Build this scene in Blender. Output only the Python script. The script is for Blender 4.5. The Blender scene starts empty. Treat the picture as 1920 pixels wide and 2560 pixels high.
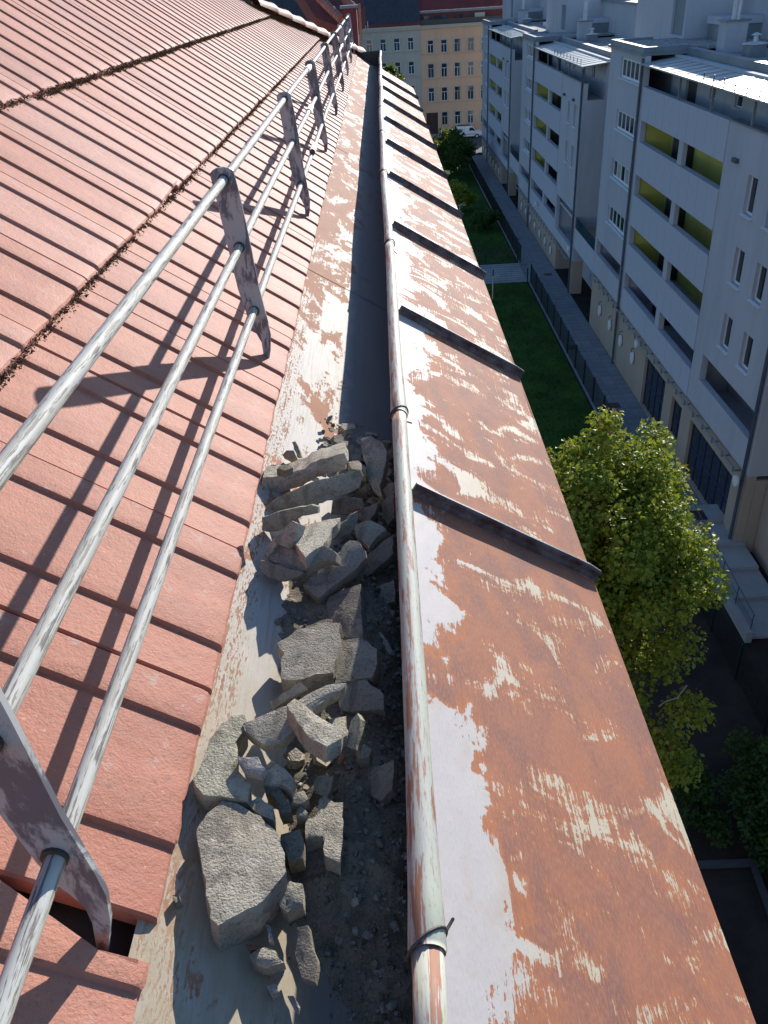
import bpy, bmesh, math, random
import numpy as np
from mathutils import Vector, Matrix, noise
random.seed(7); RNG = np.random.default_rng(11)
scene = bpy.context.scene
COL = scene.collection

# ------------------------------------------------------------------ camera
# The camera stands at the world origin, y runs along the gutter, z is up.
FPX = 2067.0                                   # focal length in photo pixels (photo is 1920 wide)
def _n(v): return v / np.linalg.norm(v)
_Y = _n(np.array([936 - 960, -46 - 1280, FPX])); _D = np.array([1165 - 960, 4500 - 1280, FPX])
_D = _n(_D - _Y * _D.dot(_Y)); _Z = -_D; _X = np.cross(_D, _Y)
if _X[0] < 0: _X = -_X
RM = np.array([_X, _Y, _Z])
cam_d = bpy.data.cameras.new('camera'); cam = bpy.data.objects.new('camera', cam_d); COL.objects.link(cam)
cam_d.sensor_fit = 'HORIZONTAL'; cam_d.sensor_width = 36; cam_d.lens = 36 * FPX / 1920
cam_d.clip_start = 0.02; cam_d.clip_end = 2000
cam.matrix_world = Matrix(((RM[0,0], -RM[0,1], -RM[0,2], 0), (RM[1,0], -RM[1,1], -RM[1,2], 0), (RM[2,0], -RM[2,1], -RM[2,2], 0), (0,0,0,1)))
scene.camera = cam

# ------------------------------------------------------------------ light
SUN = Vector((0.353, 0.873, 0.336)).normalized()      # from the railing's shadow on the tiles
w = bpy.data.worlds.new('World'); scene.world = w; w.use_nodes = True
nt = w.node_tree; nt.nodes.clear()
sky = nt.nodes.new('ShaderNodeTexSky'); sky.sky_type = 'NISHITA'; sky.sun_disc = False
sky.sun_elevation = math.asin(SUN.z); sky.sun_rotation = math.atan2(SUN.x, SUN.y)
sky.air_density = 1.0; sky.dust_density = 0.15; sky.ozone_density = 5.0
bg = nt.nodes.new('ShaderNodeBackground'); bg.inputs[1].default_value = 0.13
wo = nt.nodes.new('ShaderNodeOutputWorld')
nt.links.new(sky.outputs[0], bg.inputs[0]); nt.links.new(bg.outputs[0], wo.inputs[0])
sd = bpy.data.lights.new('sun', 'SUN'); sd.energy = 4.8; sd.angle = math.radians(0.53); sd.color = (1.0, 0.955, 0.89)
so = bpy.data.objects.new('sun', sd); COL.objects.link(so)
so.rotation_euler = SUN.to_track_quat('Z', 'Y').to_euler()
vs = scene.view_settings; vs.view_transform = 'Standard'; vs.look = 'None'; vs.gamma = 1; vs.exposure = 0.5
vs.use_curve_mapping = False
scene.cycles.max_bounces = 6; scene.cycles.diffuse_bounces = 3; scene.cycles.glossy_bounces = 3
scene.cycles.transparent_max_bounces = 8; scene.cycles.caustics_reflective = False

# ------------------------------------------------------------------ layout helpers
def ray(px): return RM @ np.array([px[0] - 960.0, px[1] - 1280.0, FPX])
def hit(px, q, n):
    """Point where the sight line through a photo pixel meets the plane (q, n)."""
    d = ray(px); return Vector(d * (np.dot(q, n) / np.dot(d, n)))

# ------------------------------------------------------------------ mesh builder
class MB:
    def __init__(s): s.v = []; s.f = []; s.uv = []; s.m = []
    def add(s, pts, faces, uvs=None, mi=0):
        b = len(s.v); s.v += [tuple(p) for p in pts]
        for i, f in enumerate(faces):
            s.f.append(tuple(b + k for k in f)); s.m.append(mi)
            s.uv.append(uvs[i] if uvs else None)
    def box(s, a, b, mi=0):
        x0, y0, z0 = (min(a[i], b[i]) for i in range(3)); x1, y1, z1 = (max(a[i], b[i]) for i in range(3))
        s.add([(x0,y0,z0),(x1,y0,z0),(x1,y1,z0),(x0,y1,z0),(x0,y0,z1),(x1,y0,z1),(x1,y1,z1),(x0,y1,z1)],
              [(0,3,2,1),(4,5,6,7),(0,1,5,4),(1,2,6,5),(2,3,7,6),(3,0,4,7)], None, mi)
        return s
    def hexa(s, p, mi=0):          # 4 bottom corners then 4 top corners
        s.add(p, [(0,3,2,1),(4,5,6,7),(0,1,5,4),(1,2,6,5),(2,3,7,6),(3,0,4,7)], None, mi); return s
    def prism(s, poly, vec, mi=0):
        n = len(poly); vec = Vector(vec); a = [Vector(p) for p in poly]; b = [p + vec for p in a]
        s.add(a + b, [tuple(range(n - 1, -1, -1)), tuple(range(n, 2 * n))] + [(i, (i+1) % n, n + (i+1) % n, n + i) for i in range(n)], None, mi); return s
    def tube(s, path, r, n=10, cap=True, mi=0):
        path = [Vector(p) for p in path]; rs = r if isinstance(r, (list, tuple)) else [r] * len(path)
        b = len(s.v); L = 0; prev = None; rings = []
        for i, p in enumerate(path):
            t = (path[min(i+1, len(path)-1)] - path[max(i-1, 0)]).normalized()
            if prev is None:
                a = t.orthogonal().normalized()
                ref = Vector((0,0,1))
                if abs(t.z) < 0.9: a = (ref - t * ref.dot(t)).normalized()
            else: a = (prev - t * prev.dot(t)).normalized()
            prev = a; c = t.cross(a)
            if i: L += (p - path[i-1]).length
            rings.append(L)
            for k in range(n):
                an = 2 * math.pi * k / n
                s.v.append(tuple(p + (a * math.cos(an) + c * math.sin(an)) * rs[i]))
        for i in range(len(path) - 1):
            for k in range(n):
                k2 = (k + 1) % n
                s.f.append((b + i*n + k, b + i*n + k2, b + (i+1)*n + k2, b + (i+1)*n + k)); s.m.append(mi)
                s.uv.append([(k/n, rings[i]), ((k+1)/n, rings[i]), ((k+1)/n, rings[i+1]), (k/n, rings[i+1])])
        if cap:
            for o in (0, (len(path)-1) * n):
                s.f.append(tuple(range(b + o, b + o + n))); s.m.append(mi); s.uv.append(None)
        return s
    def mesh(s, name, mats):
        me = bpy.data.meshes.new(name); me.from_pydata(s.v, [], s.f)
        for m in (mats if isinstance(mats, (list, tuple)) else [mats]): me.materials.append(m)
        if any(s.m): me.polygons.foreach_set('material_index', s.m)
        if any(u is not None for u in s.uv):
            lay = me.uv_layers.new(name='UVMap'); k = 0
            for f, u in zip(s.f, s.uv):
                for j in range(len(f)):
                    if u is not None: lay.data[k].uv = u[j]
                    k += 1
        me.update(); return me
    def build(s, name, mats, parent=None, smooth=False):
        me = s.mesh(name, mats)
        if smooth: me.shade_smooth()
        return link(name, me, parent, off=True)
def link(name, me, parent=None, off=False):
    o = bpy.data.objects.new(name, me); COL.objects.link(o)
    if parent is not None:
        o.parent = parent
        if off and me is not None:          # vertices were given in world space
            top = parent
            while top is not None:
                o.location -= Vector(top.location); top = top.parent
    return o
def smooth_by_angle(o, deg=35):
    me = o.data; me.shade_smooth()
    bm = bmesh.new(); bm.from_mesh(me)
    for e in bm.edges:
        if len(e.link_faces) == 2 and e.calc_face_angle(0) > math.radians(deg): e.smooth = False
    bm.to_mesh(me); bm.free()
def tag(o, label, cat, group=None, kind=None):
    o['label'] = label; o['category'] = cat
    if group: o['group'] = group
    if kind: o['kind'] = kind
    return o
def thing(name, label, cat, loc=(0,0,0), group=None):
    o = bpy.data.objects.new(name, None); COL.objects.link(o); o.location = loc; o.empty_display_size = 0.2
    return tag(o, label, cat, group)
def struct(o): o['kind'] = 'structure'; return o

# ------------------------------------------------------------------ materials
class NT:
    def __init__(s, name):
        s.m = bpy.data.materials.new(name); s.m.use_nodes = True; s.t = s.m.node_tree; s.t.nodes.clear()
        s.out = s.t.nodes.new('ShaderNodeOutputMaterial'); s.b = s.t.nodes.new('ShaderNodeBsdfPrincipled')
        s.t.links.new(s.b.outputs[0], s.out.inputs[0]); s.tc = s.t.nodes.new('ShaderNodeTexCoord')
    def L(s, a, b): s.t.links.new(a, b)
    def set(s, sock, v):
        if hasattr(v, 'is_linked') or isinstance(v, bpy.types.NodeSocket): s.L(v, sock)
        else: sock.default_value = v
    def mapc(s, scale, coord='Object', loc=(0,0,0), rot=(0,0,0)):
        n = s.t.nodes.new('ShaderNodeMapping'); s.L(s.tc.outputs[coord], n.inputs[0])
        n.inputs['Scale'].default_value = scale if isinstance(scale, (tuple, list)) else (scale,)*3
        n.inputs['Location'].default_value = loc; n.inputs['Rotation'].default_value = rot; return n.outputs[0]
    def noise(s, vec, scale=1.0, detail=4, rough=0.6, dist=0.0):
        n = s.t.nodes.new('ShaderNodeTexNoise'); s.L(vec, n.inputs['Vector'])
        n.inputs['Scale'].default_value = scale; n.inputs['Detail'].default_value = detail
        n.inputs['Roughness'].default_value = rough; n.inputs['Distortion'].default_value = dist; return n.outputs[0]
    def voro(s, vec, scale=1.0, feat='F1'):
        n = s.t.nodes.new('ShaderNodeTexVoronoi'); s.L(vec, n.inputs['Vector']); n.feature = feat
        n.inputs['Scale'].default_value = scale; return n.outputs[0]
    def math(s, op, a, b=0.5, c=None, clamp=False):
        n = s.t.nodes.new('ShaderNodeMath'); n.operation = op; n.use_clamp = clamp
        s.set(n.inputs[0], a); s.set(n.inputs[1], b)
        if c is not None: s.set(n.inputs[2], c)
        return n.outputs[0]
    def ramp(s, v, lo, hi, a=0.0, b=1.0):
        n = s.t.nodes.new('ShaderNodeMapRange'); n.clamp = True; n.interpolation_type = 'SMOOTHSTEP'
        s.set(n.inputs[0], v); n.inputs[1].default_value = lo; n.inputs[2].default_value = hi
        n.inputs[3].default_value = a; n.inputs[4].default_value = b; return n.outputs[0]
    def mix(s, f, a, b, mode='MIX'):
        n = s.t.nodes.new('ShaderNodeMix'); n.data_type = 'RGBA'; n.blend_type = mode
        s.set(n.inputs[0], f)
        for k, v in ((6, a), (7, b)): s.set(n.inputs[k], (*v, 1) if isinstance(v, (tuple, list)) and len(v) == 3 else v)
        return n.outputs[2]
    def bump(s, h, strength=0.3, dist=0.01, prev=None):
        n = s.t.nodes.new('ShaderNodeBump'); s.L(h, n.inputs['Height']); n.inputs['Strength'].default_value = strength
        n.inputs['Distance'].default_value = dist
        if prev is not None: s.L(prev, n.inputs['Normal'])
        return n.outputs[0]
    def sep(s, coord='UV'):
        n = s.t.nodes.new('ShaderNodeSeparateXYZ'); s.L(s.tc.outputs[coord], n.inputs[0]); return n.outputs
    def rnd(s): n = s.t.nodes.new('ShaderNodeObjectInfo'); return n.outputs['Random']
    def fin(s, col, rough=0.6, nrm=None, spec=None, metal=None):
        s.set(s.b.inputs['Base Color'], (*col, 1) if isinstance(col, (tuple, list)) and len(col) == 3 else col)
        s.set(s.b.inputs['Roughness'], rough)
        if nrm is not None: s.L(nrm, s.b.inputs['Normal'])
        if spec is not None: s.b.inputs['Specular IOR Level'].default_value = spec
        if metal is not None: s.b.inputs['Metallic'].default_value = metal
        return s.m
def pm(name, c1, c2=None, scale=3.0, rough=0.7, bump=0.15, bscale=None, bdist=0.01, spec=None, var=0.0, streak=None):
    t = NT(name); c2 = c2 or tuple(x * 0.8 for x in c1)
    v = t.mapc(scale if streak is None else streak)
    col = t.mix(t.ramp(t.noise(v, 1, 5, 0.62), 0.32, 0.7), c1, c2)
    if var:
        col = t.mix(var, col, t.mix(t.rnd(), tuple(x * 0.45 for x in c1), tuple(min(1, x * 1.5) for x in c1)))
    nr = t.bump(t.noise(t.mapc(bscale or scale * 8), 1, 4), bump, bdist) if bump else None
    return t.fin(col, rough, nr, spec)

def m_tile():
    t = NT('terracotta_tile'); r = t.rnd(); obj = t.mapc(1)
    c = t.mix(t.ramp(t.noise(t.mapc(7), 1, 5), 0.3, 0.7), (0.505, 0.19, 0.112), (0.42, 0.143, 0.08))
    c = t.mix(t.ramp(r, 0.55, 1.0, 0.0, 0.55), c, (0.55, 0.26, 0.185)); c = t.mix(t.ramp(r, 0.45, 0.0, 0.0, 0.45), c, (0.34, 0.125, 0.085))
    c = t.mix(t.math('MULTIPLY', t.ramp(t.noise(t.mapc((6, 40, 6), loc=(1, 5, 2)), 1, 5, 0.7), 0.5, 0.68), 0.35), c, (0.30, 0.15, 0.11))
    spk = t.ramp(t.noise(t.mapc(95), 1, 4, 0.75), 0.56, 0.70)
    c = t.mix(t.math('MULTIPLY', spk, 0.55), c, (0.16, 0.085, 0.06))
    lich = t.ramp(t.noise(t.mapc(22, loc=(3, 1, 0)), 1, 5, 0.7), 0.60, 0.68)
    c = t.mix(t.math('MULTIPLY', lich, 0.45), c, (0.42, 0.33, 0.28))
    pale = t.ramp(t.noise(t.mapc(160, loc=(9, 2, 4)), 1, 2), 0.66, 0.74)
    c = t.mix(t.math('MULTIPLY', pale, 0.5), c, (0.62, 0.38, 0.29))
    h = t.math('ADD', t.noise(t.mapc(260), 1, 3, 0.7), t.math('MULTIPLY', t.noise(t.mapc(45), 1, 3), 1.5))
    m = t.fin(c, 0.66, t.bump(h, 0.6, 0.0016), 0.35); t.b.inputs['Sheen Weight'].default_value = 0.12; t.b.inputs['Sheen Roughness'].default_value = 0.5; return m
def m_moss():
    return pm('dry_moss', (0.15, 0.11, 0.065), (0.06, 0.047, 0.03), 60, 0.95, 0.4, 300, 0.003, 0.1)
def m_rusty(name, pan=False):
    """Old painted sheet: paint left along the gutter and in brushed patches, rust elsewhere. UV = metres across, metres along."""
    t = NT(name); xyz = t.sep('UV'); u, v = xyz[0], xyz[1]
    big = t.noise(t.mapc((9, 4.2, 1), 'UV'), 1, 6, 0.62, 0.6)
    mid = t.noise(t.mapc((26, 12, 1), 'UV', loc=(4, 2, 0)), 1, 6, 0.68, 0.5)
    low = t.noise(t.mapc((6.5, 8.5, 1), 'UV', loc=(1.3, 6.1, 0), rot=(0, 0, 0.7)), 1, 5, 0.6, 0.8)
    streak = t.noise(t.mapc((190, 7, 1), 'UV'), 1, 4, 0.65)
    fine = t.noise(t.mapc((420, 90, 1), 'UV'), 1, 4, 0.7)
    c0 = lambda n, k: t.math('MULTIPLY_ADD', n, k, -0.5 * k)
    add = lambda *a: a[0] if len(a) == 1 else t.math('ADD', a[0], add(*a[1:]))
    if pan:
        e = add(c0(big, 0.9), c0(mid, 0.5), c0(streak, 0.22), c0(fine, 0.14), t.ramp(u, -0.15, -0.09, 0.03, 0.2), t.ramp(v, 0.5, 1.7, 0.05, 0.01), t.ramp(v, 1.8, 3.2, 0.0, -0.10))
        # flakes gone in specks beside the tile edge
        e = t.math('MINIMUM', e, add(c0(fine, 1.5), c0(streak, 1.2), t.ramp(u, -0.235, -0.19, 0.08, 0.6)))
        lip = 0.02
    else:
        fr = t.math('FRACT', t.math('MULTIPLY_ADD', v, 1 / 1.127, -1.483 / 1.127 + 4))
        sunlit_band = t.math('MULTIPLY', t.ramp(fr, 0.03, 0.30, 1.0, 0.0), t.ramp(v, 1.3, 2.2, 0.04, 0.17))  # paler paint past each seam, standing in for the sunlit curl
        lobe = t.noise(t.mapc((5.0, 3.4, 1), 'UV', loc=(8.2, 3.3, 0), rot=(0, 0, -0.5)), 1, 4, 0.55, 0.9)
        ein = add(t.math('MULTIPLY_ADD', u, -5.6, 0.42), c0(lobe, 2.3), c0(mid, 0.9), c0(streak, 0.22), c0(fine, 0.10))
        eout = add(c0(low, 2.1), c0(streak, 0.85), c0(fine, 0.6), c0(mid, 0.45), sunlit_band, t.ramp(v, 1.5, 2.6, -0.20, -0.15))
        e = t.math('MAXIMUM', ein, eout); lip = 0.03
    mask = t.ramp(e, -lip * 0.5, lip * 0.5)
    halo = t.math('MULTIPLY', t.ramp(e, -0.16, -0.01), t.math('SUBTRACT', 1.0, mask))
    tone = t.noise(t.mapc((11, 5, 1), 'UV', loc=(7, 5, 0)), 1, 6, 0.68, 0.5)
    rust = t.mix(t.ramp(tone, 0.36, 0.66), (0.375, 0.145, 0.078), (0.245, 0.112, 0.085))
    rust = t.mix(t.math('MULTIPLY', t.ramp(fine, 0.42, 0.68), 0.5), rust, (0.43, 0.215, 0.135))
    rust = t.mix(t.math('MULTIPLY', t.ramp(streak, 0.44, 0.30), 0.4), rust, (0.20, 0.09, 0.068))
    rust = t.mix(t.math('MULTIPLY', halo, 0.7), rust, (0.46, 0.165, 0.06))
    if pan:
        rust = t.mix(0.35, rust, (0.38, 0.24, 0.16))
        paint = t.mix(t.ramp(big, 0.4, 0.65), (0.53, 0.48, 0.40), (0.46, 0.425, 0.39))
        paint = t.mix(t.ramp(v, 0.55, 1.0, 0.75, 0.0), paint, (0.47, 0.41, 0.30))
        paint = t.mix(t.math('MULTIPLY', t.ramp(streak, 0.48, 0.64), 0.6), paint, (0.36, 0.29, 0.22))
        paint = t.mix(t.math('MULTIPLY', t.ramp(v, 1.8, 3.2), 0.35), paint, (0.40, 0.34, 0.27))
        dirt = t.math('MULTIPLY', t.ramp(v, 0.5, 1.05, 1.0, 0.0), t.ramp(t.noise(t.mapc((30, 14, 1), 'UV'), 1, 7, 0.75), 0.38, 0.56))
    else:
        paint = t.mix(t.ramp(u, 0.05, 0.20), (0.49, 0.455, 0.445), (0.53, 0.455, 0.33))
        paint = t.mix(t.math('MULTIPLY', t.ramp(fine, 0.5, 0.7), 0.45), paint, (0.40, 0.34, 0.30))
        paint = t.mix(t.math('MULTIPLY', t.ramp(tone, 0.5, 0.7), 0.35), paint, (0.42, 0.30, 0.21))
    col = t.mix(mask, rust, paint)
    if pan:
        col = t.mix(t.math('MULTIPLY', dirt, 0.75), col, (0.42, 0.34, 0.225))
        dirt_shade = t.math('MULTIPLY', t.ramp(t.math('ADD', u, t.math('MULTIPLY', mid, 0.05)), -0.115, -0.075), 0.85)  # dirt film, darkened to hold the upright's shadow in the colour
        col = t.mix(dirt_shade, col, t.mix(streak, (0.16, 0.155, 0.155), (0.26, 0.245, 0.23)))
    h = t.math('ADD', t.math('MULTIPLY', mask, 0.6), t.math('ADD', t.math('MULTIPLY', fine, 0.9), t.math('MULTIPLY', streak, 0.5)))
    nr = t.bump(h, 0.45, 0.0012)
    nr = t.bump(t.noise(t.mapc((7, 3, 1), 'UV'), 1, 3), 0.3, 0.02, nr)
    return t.fin(col, t.ramp(mask, 0, 1, 0.78, 0.62), nr, 0.16 if pan else 0.26)
def m_pipe(name, base, worn, thr=0.56, along=9):
    t = NT(name); v = t.mapc((9, along, 1), 'UV')
    n1 = t.noise(v, 1.6, 5, 0.68, 0.3); n2 = t.noise(t.mapc((40, 70, 1), 'UV'), 1, 3)
    k = t.ramp(t.math('ADD', n1, t.math('MULTIPLY', n2, 0.22)), thr + 0.05, thr + 0.14)
    c = t.mix(k, base, worn)
    c = t.mix(t.math('MULTIPLY', t.ramp(t.noise(t.mapc((5, 2.2, 1), 'UV', loc=(2, 7, 0)), 1, 4), 0.42, 0.66), 0.55), c, (0.47, 0.41, 0.30))
    return t.fin(c, 0.62, t.bump(t.math('SUBTRACT', 1.0, k), 0.3, 0.0008), 0.28)
def m_bead():
    t = NT('gutter_bead_paint'); n1 = t.noise(t.mapc((6, 5, 1), 'UV'), 1, 5, 0.65, 0.4); n2 = t.noise(t.mapc((24, 20, 1), 'UV'), 1, 4, 0.7)
    c = t.mix(t.ramp(n1, 0.38, 0.6), (0.48, 0.49, 0.38), (0.45, 0.43, 0.42))
    c = t.mix(t.ramp(t.math('ADD', n1, t.math('MULTIPLY', n2, 0.5)), 0.765, 0.83), c, (0.34, 0.16, 0.095))
    c = t.mix(t.math('MULTIPLY', t.ramp(n2, 0.56, 0.66), 0.6), c, (0.27, 0.22, 0.17))
    c = t.mix(t.math('MULTIPLY', t.ramp(t.noise(t.mapc((40, 90, 1), 'UV'), 1, 3), 0.58, 0.68), 0.55), c, (0.20, 0.18, 0.15))
    return t.fin(c, 0.62, t.bump(n2, 0.5, 0.001), 0.3)
def m_post():
    t = NT('scraped_post_paint'); n1 = t.noise(t.mapc((16, 10, 7)), 1, 6, 0.7, 0.8)
    n2 = t.noise(t.mapc((90, 60, 26), rot=(0.3, 0.6, 0.2)), 1, 3)
    k = t.ramp(t.math('ADD', n1, t.math('MULTIPLY', n2, 0.3)), 0.60, 0.70)
    c = t.mix(k, (0.46, 0.455, 0.44), (0.15, 0.145, 0.165))
    return t.fin(c, 0.5, t.bump(t.math('SUBTRACT', 1.0, k), 0.3, 0.0008), 0.5)
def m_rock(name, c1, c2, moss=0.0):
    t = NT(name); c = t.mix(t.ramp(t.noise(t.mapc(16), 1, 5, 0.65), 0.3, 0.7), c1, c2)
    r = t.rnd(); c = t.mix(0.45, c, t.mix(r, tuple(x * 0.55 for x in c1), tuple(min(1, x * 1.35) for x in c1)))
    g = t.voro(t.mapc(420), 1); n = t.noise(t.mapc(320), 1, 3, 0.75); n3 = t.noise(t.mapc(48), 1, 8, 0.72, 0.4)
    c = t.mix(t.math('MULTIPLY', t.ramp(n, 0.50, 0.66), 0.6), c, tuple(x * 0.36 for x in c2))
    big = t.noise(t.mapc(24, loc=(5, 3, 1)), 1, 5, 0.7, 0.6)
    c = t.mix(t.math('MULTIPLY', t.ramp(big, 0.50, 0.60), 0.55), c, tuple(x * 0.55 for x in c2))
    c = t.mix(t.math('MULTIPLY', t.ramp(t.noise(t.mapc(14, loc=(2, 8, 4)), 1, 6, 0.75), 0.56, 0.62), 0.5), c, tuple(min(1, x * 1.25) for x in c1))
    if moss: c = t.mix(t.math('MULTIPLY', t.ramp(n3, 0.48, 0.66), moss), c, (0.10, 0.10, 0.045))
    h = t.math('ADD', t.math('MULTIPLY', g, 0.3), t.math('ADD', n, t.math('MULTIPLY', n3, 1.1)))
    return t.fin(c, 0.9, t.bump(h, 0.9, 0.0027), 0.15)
def m_leaf(name, c1, c2, c3):
    t = NT(name); a = t.t.nodes.new('ShaderNodeAttribute'); a.attribute_name = 'tint'
    f = a.outputs['Fac']
    c = t.mix(t.ramp(f, 0.0, 0.75), c1, c2); c = t.mix(t.ramp(f, 0.90, 0.94), c, c3)
    d = t.t.nodes.new('ShaderNodeBsdfTranslucent'); t.L(t.mix(0.55, c, (0.42, 0.48, 0.04)), d.inputs[0])
    m = t.fin(c, 0.5, None, 0.25)
    mx = t.t.nodes.new('ShaderNodeMixShader'); mx.inputs[0].default_value = 0.30
    t.L(t.b.outputs[0], mx.inputs[1]); t.L(d.outputs[0], mx.inputs[2]); t.L(mx.outputs[0], t.out.inputs[0]); return m
def m_gravel(name, c1, c2, sc):
    t = NT(name); v = t.mapc(sc); n = t.t.nodes.new('ShaderNodeTexVoronoi'); t.L(v, n.inputs['Vector']); n.inputs['Scale'].default_value = 1
    s2 = t.t.nodes.new('ShaderNodeSeparateColor'); t.L(n.outputs['Color'], s2.inputs[0])
    c = t.mix(s2.outputs[0], c1, c2)
    return t.fin(c, 0.9, t.bump(t.math('SUBTRACT', 1.0, n.outputs['Distance']), 0.8, 0.03), 0.2)
def m_plaster(name, c, dirt=0.35):
    t = NT(name); n1 = t.noise(t.mapc((0.5, 0.5, 0.16)), 1, 5, 0.6); n2 = t.noise(t.mapc((2.4, 2.4, 0.35)), 1, 4, 0.6)
    k = t.math('MULTIPLY', t.ramp(t.math('ADD', t.math('MULTIPLY', n1, 0.6), t.math('MULTIPLY', n2, 0.4)), 0.4, 0.68), dirt)
    col = t.mix(k, c, tuple(x * 0.66 for x in c))
    return t.fin(col, 0.85, t.bump(t.noise(t.mapc(30), 1, 3), 0.12, 0.01), 0.25)
def m_paving():
    t = NT('paving_slab'); c = t.mix(t.ramp(t.noise(t.mapc(1.2), 1, 4), 0.3, 0.7), (0.27, 0.275, 0.28), (0.20, 0.205, 0.21))
    c = t.mix(0.3, c, t.mix(t.rnd(), (0.17, 0.17, 0.18), (0.33, 0.33, 0.33)))
    return t.fin(c, 0.85, t.bump(t.noise(t.mapc(50), 1, 3), 0.2, 0.01), 0.3)

M = dict(
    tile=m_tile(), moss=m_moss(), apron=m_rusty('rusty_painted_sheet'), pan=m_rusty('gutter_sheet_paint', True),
    pipe=m_pipe('white_worn_pipe_paint', (0.52, 0.51, 0.47), (0.17, 0.15, 0.135)), bead=m_bead(), post=m_post(),
    sleeve=pm('white_sleeve', (0.72, 0.72, 0.70), (0.55, 0.54, 0.52), 40, 0.4),
    seam=pm('dark_seam_metal', (0.05, 0.022, 0.024), (0.16, 0.145, 0.155), 22, 0.5, 0.3, 200, 0.002),
    darkmetal=pm('dark_metal', (0.05, 0.045, 0.04), (0.09, 0.07, 0.055), 12, 0.55),
    rock=m_rock('broken_mortar', (0.51, 0.45, 0.35), (0.37, 0.32, 0.245)), rockm=m_rock('mossy_mortar', (0.46, 0.42, 0.31), (0.36, 0.32, 0.24), 0.4),
    rockd=m_rock('shaded_dark_mortar', (0.36, 0.315, 0.25), (0.25, 0.22, 0.175)), rockt=m_rock('terracotta_chip', (0.40, 0.19, 0.12), (0.30, 0.15, 0.10)),  # rockd: darker mortar copy, mostly giving shaded pieces their shade by colour
    rockw=m_rock('pale_chip', (0.52, 0.48, 0.43), (0.42, 0.39, 0.34)),
    soil=m_rock('gutter_dirt', (0.30, 0.255, 0.185), (0.20, 0.17, 0.125)), pebble=m_gravel('pebbles', (0.16, 0.14, 0.115), (0.42, 0.38, 0.32), 90),
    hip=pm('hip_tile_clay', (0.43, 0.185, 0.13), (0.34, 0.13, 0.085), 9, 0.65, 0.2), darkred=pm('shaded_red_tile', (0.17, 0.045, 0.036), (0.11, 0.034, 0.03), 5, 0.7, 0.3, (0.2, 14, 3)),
    white=m_plaster('pale_render', (0.50, 0.485, 0.505), 0.4), panel=m_plaster('parapet_panel_paint', (0.50, 0.495, 0.54), 0.22),
    beige=m_plaster('beige_render', (0.46, 0.345, 0.26), 0.3), yellow=m_plaster('yellow_gallery_paint', (0.64, 0.57, 0.14), 0.25),
    frame=pm('white_window_frame', (0.80, 0.80, 0.80), (0.74, 0.74, 0.74), 3, 0.4, 0), glass=None,
    door=pm('brown_door', (0.055, 0.042, 0.035), (0.04, 0.03, 0.028), 2, 0.5, 0), zinc=pm('zinc_sheet', (0.22, 0.24, 0.26), (0.16, 0.175, 0.19), 0.8, 0.45, 0.1),
    canopy=pm('canopy_sheet', (0.36, 0.38, 0.36), (0.29, 0.31, 0.30), 0.7, 0.4, 0.1), pipe_d=pm('dark_downpipe', (0.085, 0.10, 0.125), (0.06, 0.07, 0.09), 1, 0.5, 0),
    concrete=pm('concrete', (0.42, 0.41, 0.39), (0.34, 0.33, 0.31), 0.7, 0.85, 0.2), steel=pm('light_steel', (0.62, 0.62, 0.62), (0.5, 0.5, 0.5), 3, 0.3, 0),
    roofgravel=m_gravel('roof_gravel', (0.22, 0.20, 0.18), (0.48, 0.45, 0.41), 7), slate=pm('slate_roof', (0.035, 0.037, 0.045), (0.055, 0.055, 0.06), 2, 0.7, 0.4, (8, 1, 8), 0.03),
    grey=m_plaster('grey_stucco', (0.52, 0.455, 0.37), 0.4), orange=m_plaster('orange_stucco', (0.76, 0.46, 0.29), 0.35), trim=m_plaster('pale_trim', (0.58, 0.50, 0.39), 0.3),
    redroof=pm('red_house_roof', (0.20, 0.035, 0.03), (0.13, 0.028, 0.026), 0.6, 0.7, 0.5, (5, 1, 6), 0.04),
    grass=pm('lawn_grass', (0.062, 0.125, 0.02), (0.03, 0.066, 0.012), 0.35, 0.95, 0.8, 22, 0.06, 0.1), soilg=pm('dark_earth', (0.055, 0.043, 0.034), (0.032, 0.026, 0.022), 0.8, 0.95, 0.6, 12, 0.05, 0.1),
    asphalt=pm('asphalt', (0.07, 0.07, 0.072), (0.05, 0.05, 0.052), 0.6, 0.9, 0.3, 20), paving=m_paving(), fence=pm('green_fence_steel', (0.012, 0.022, 0.019), (0.009, 0.016, 0.015), 2, 0.5, 0),
    bark=pm('tree_bark', (0.10, 0.08, 0.06), (0.06, 0.048, 0.038), 8, 0.9, 0.5), twig=pm('bare_twig', (0.34, 0.29, 0.22), None, 8, 0.8),
    leaf=m_leaf('maple_leaf', (0.11, 0.175, 0.022), (0.275, 0.305, 0.035), (0.38, 0.17, 0.06)), leafd=m_leaf('hedge_leaf', (0.018, 0.05, 0.012), (0.04, 0.085, 0.016), (0.05, 0.07, 0.02)),
    vanpaint=pm('white_van_paint', (0.80, 0.80, 0.80), (0.76, 0.76, 0.76), 2, 0.25, 0), rubber=pm('tyre_rubber', (0.02, 0.02, 0.02), None, 5, 0.8, 0),
    bluef=pm('blue_door_frame', (0.02, 0.035, 0.10), (0.015, 0.028, 0.08), 2, 0.5, 0), redlamp=pm('red_lamp', (0.45, 0.02, 0.02), None, 3, 0.3, 0), brown=pm('brown_gate', (0.06, 0.022, 0.02), (0.045, 0.018, 0.016), 2, 0.6, 0.1),
)
def _glass(name, c, ro=0.06):
    t = NT(name); return t.fin(t.mix(t.noise(t.mapc(0.35), 1, 2), c, tuple(x * 0.5 for x in c)), ro, None, 0.8)
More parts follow.
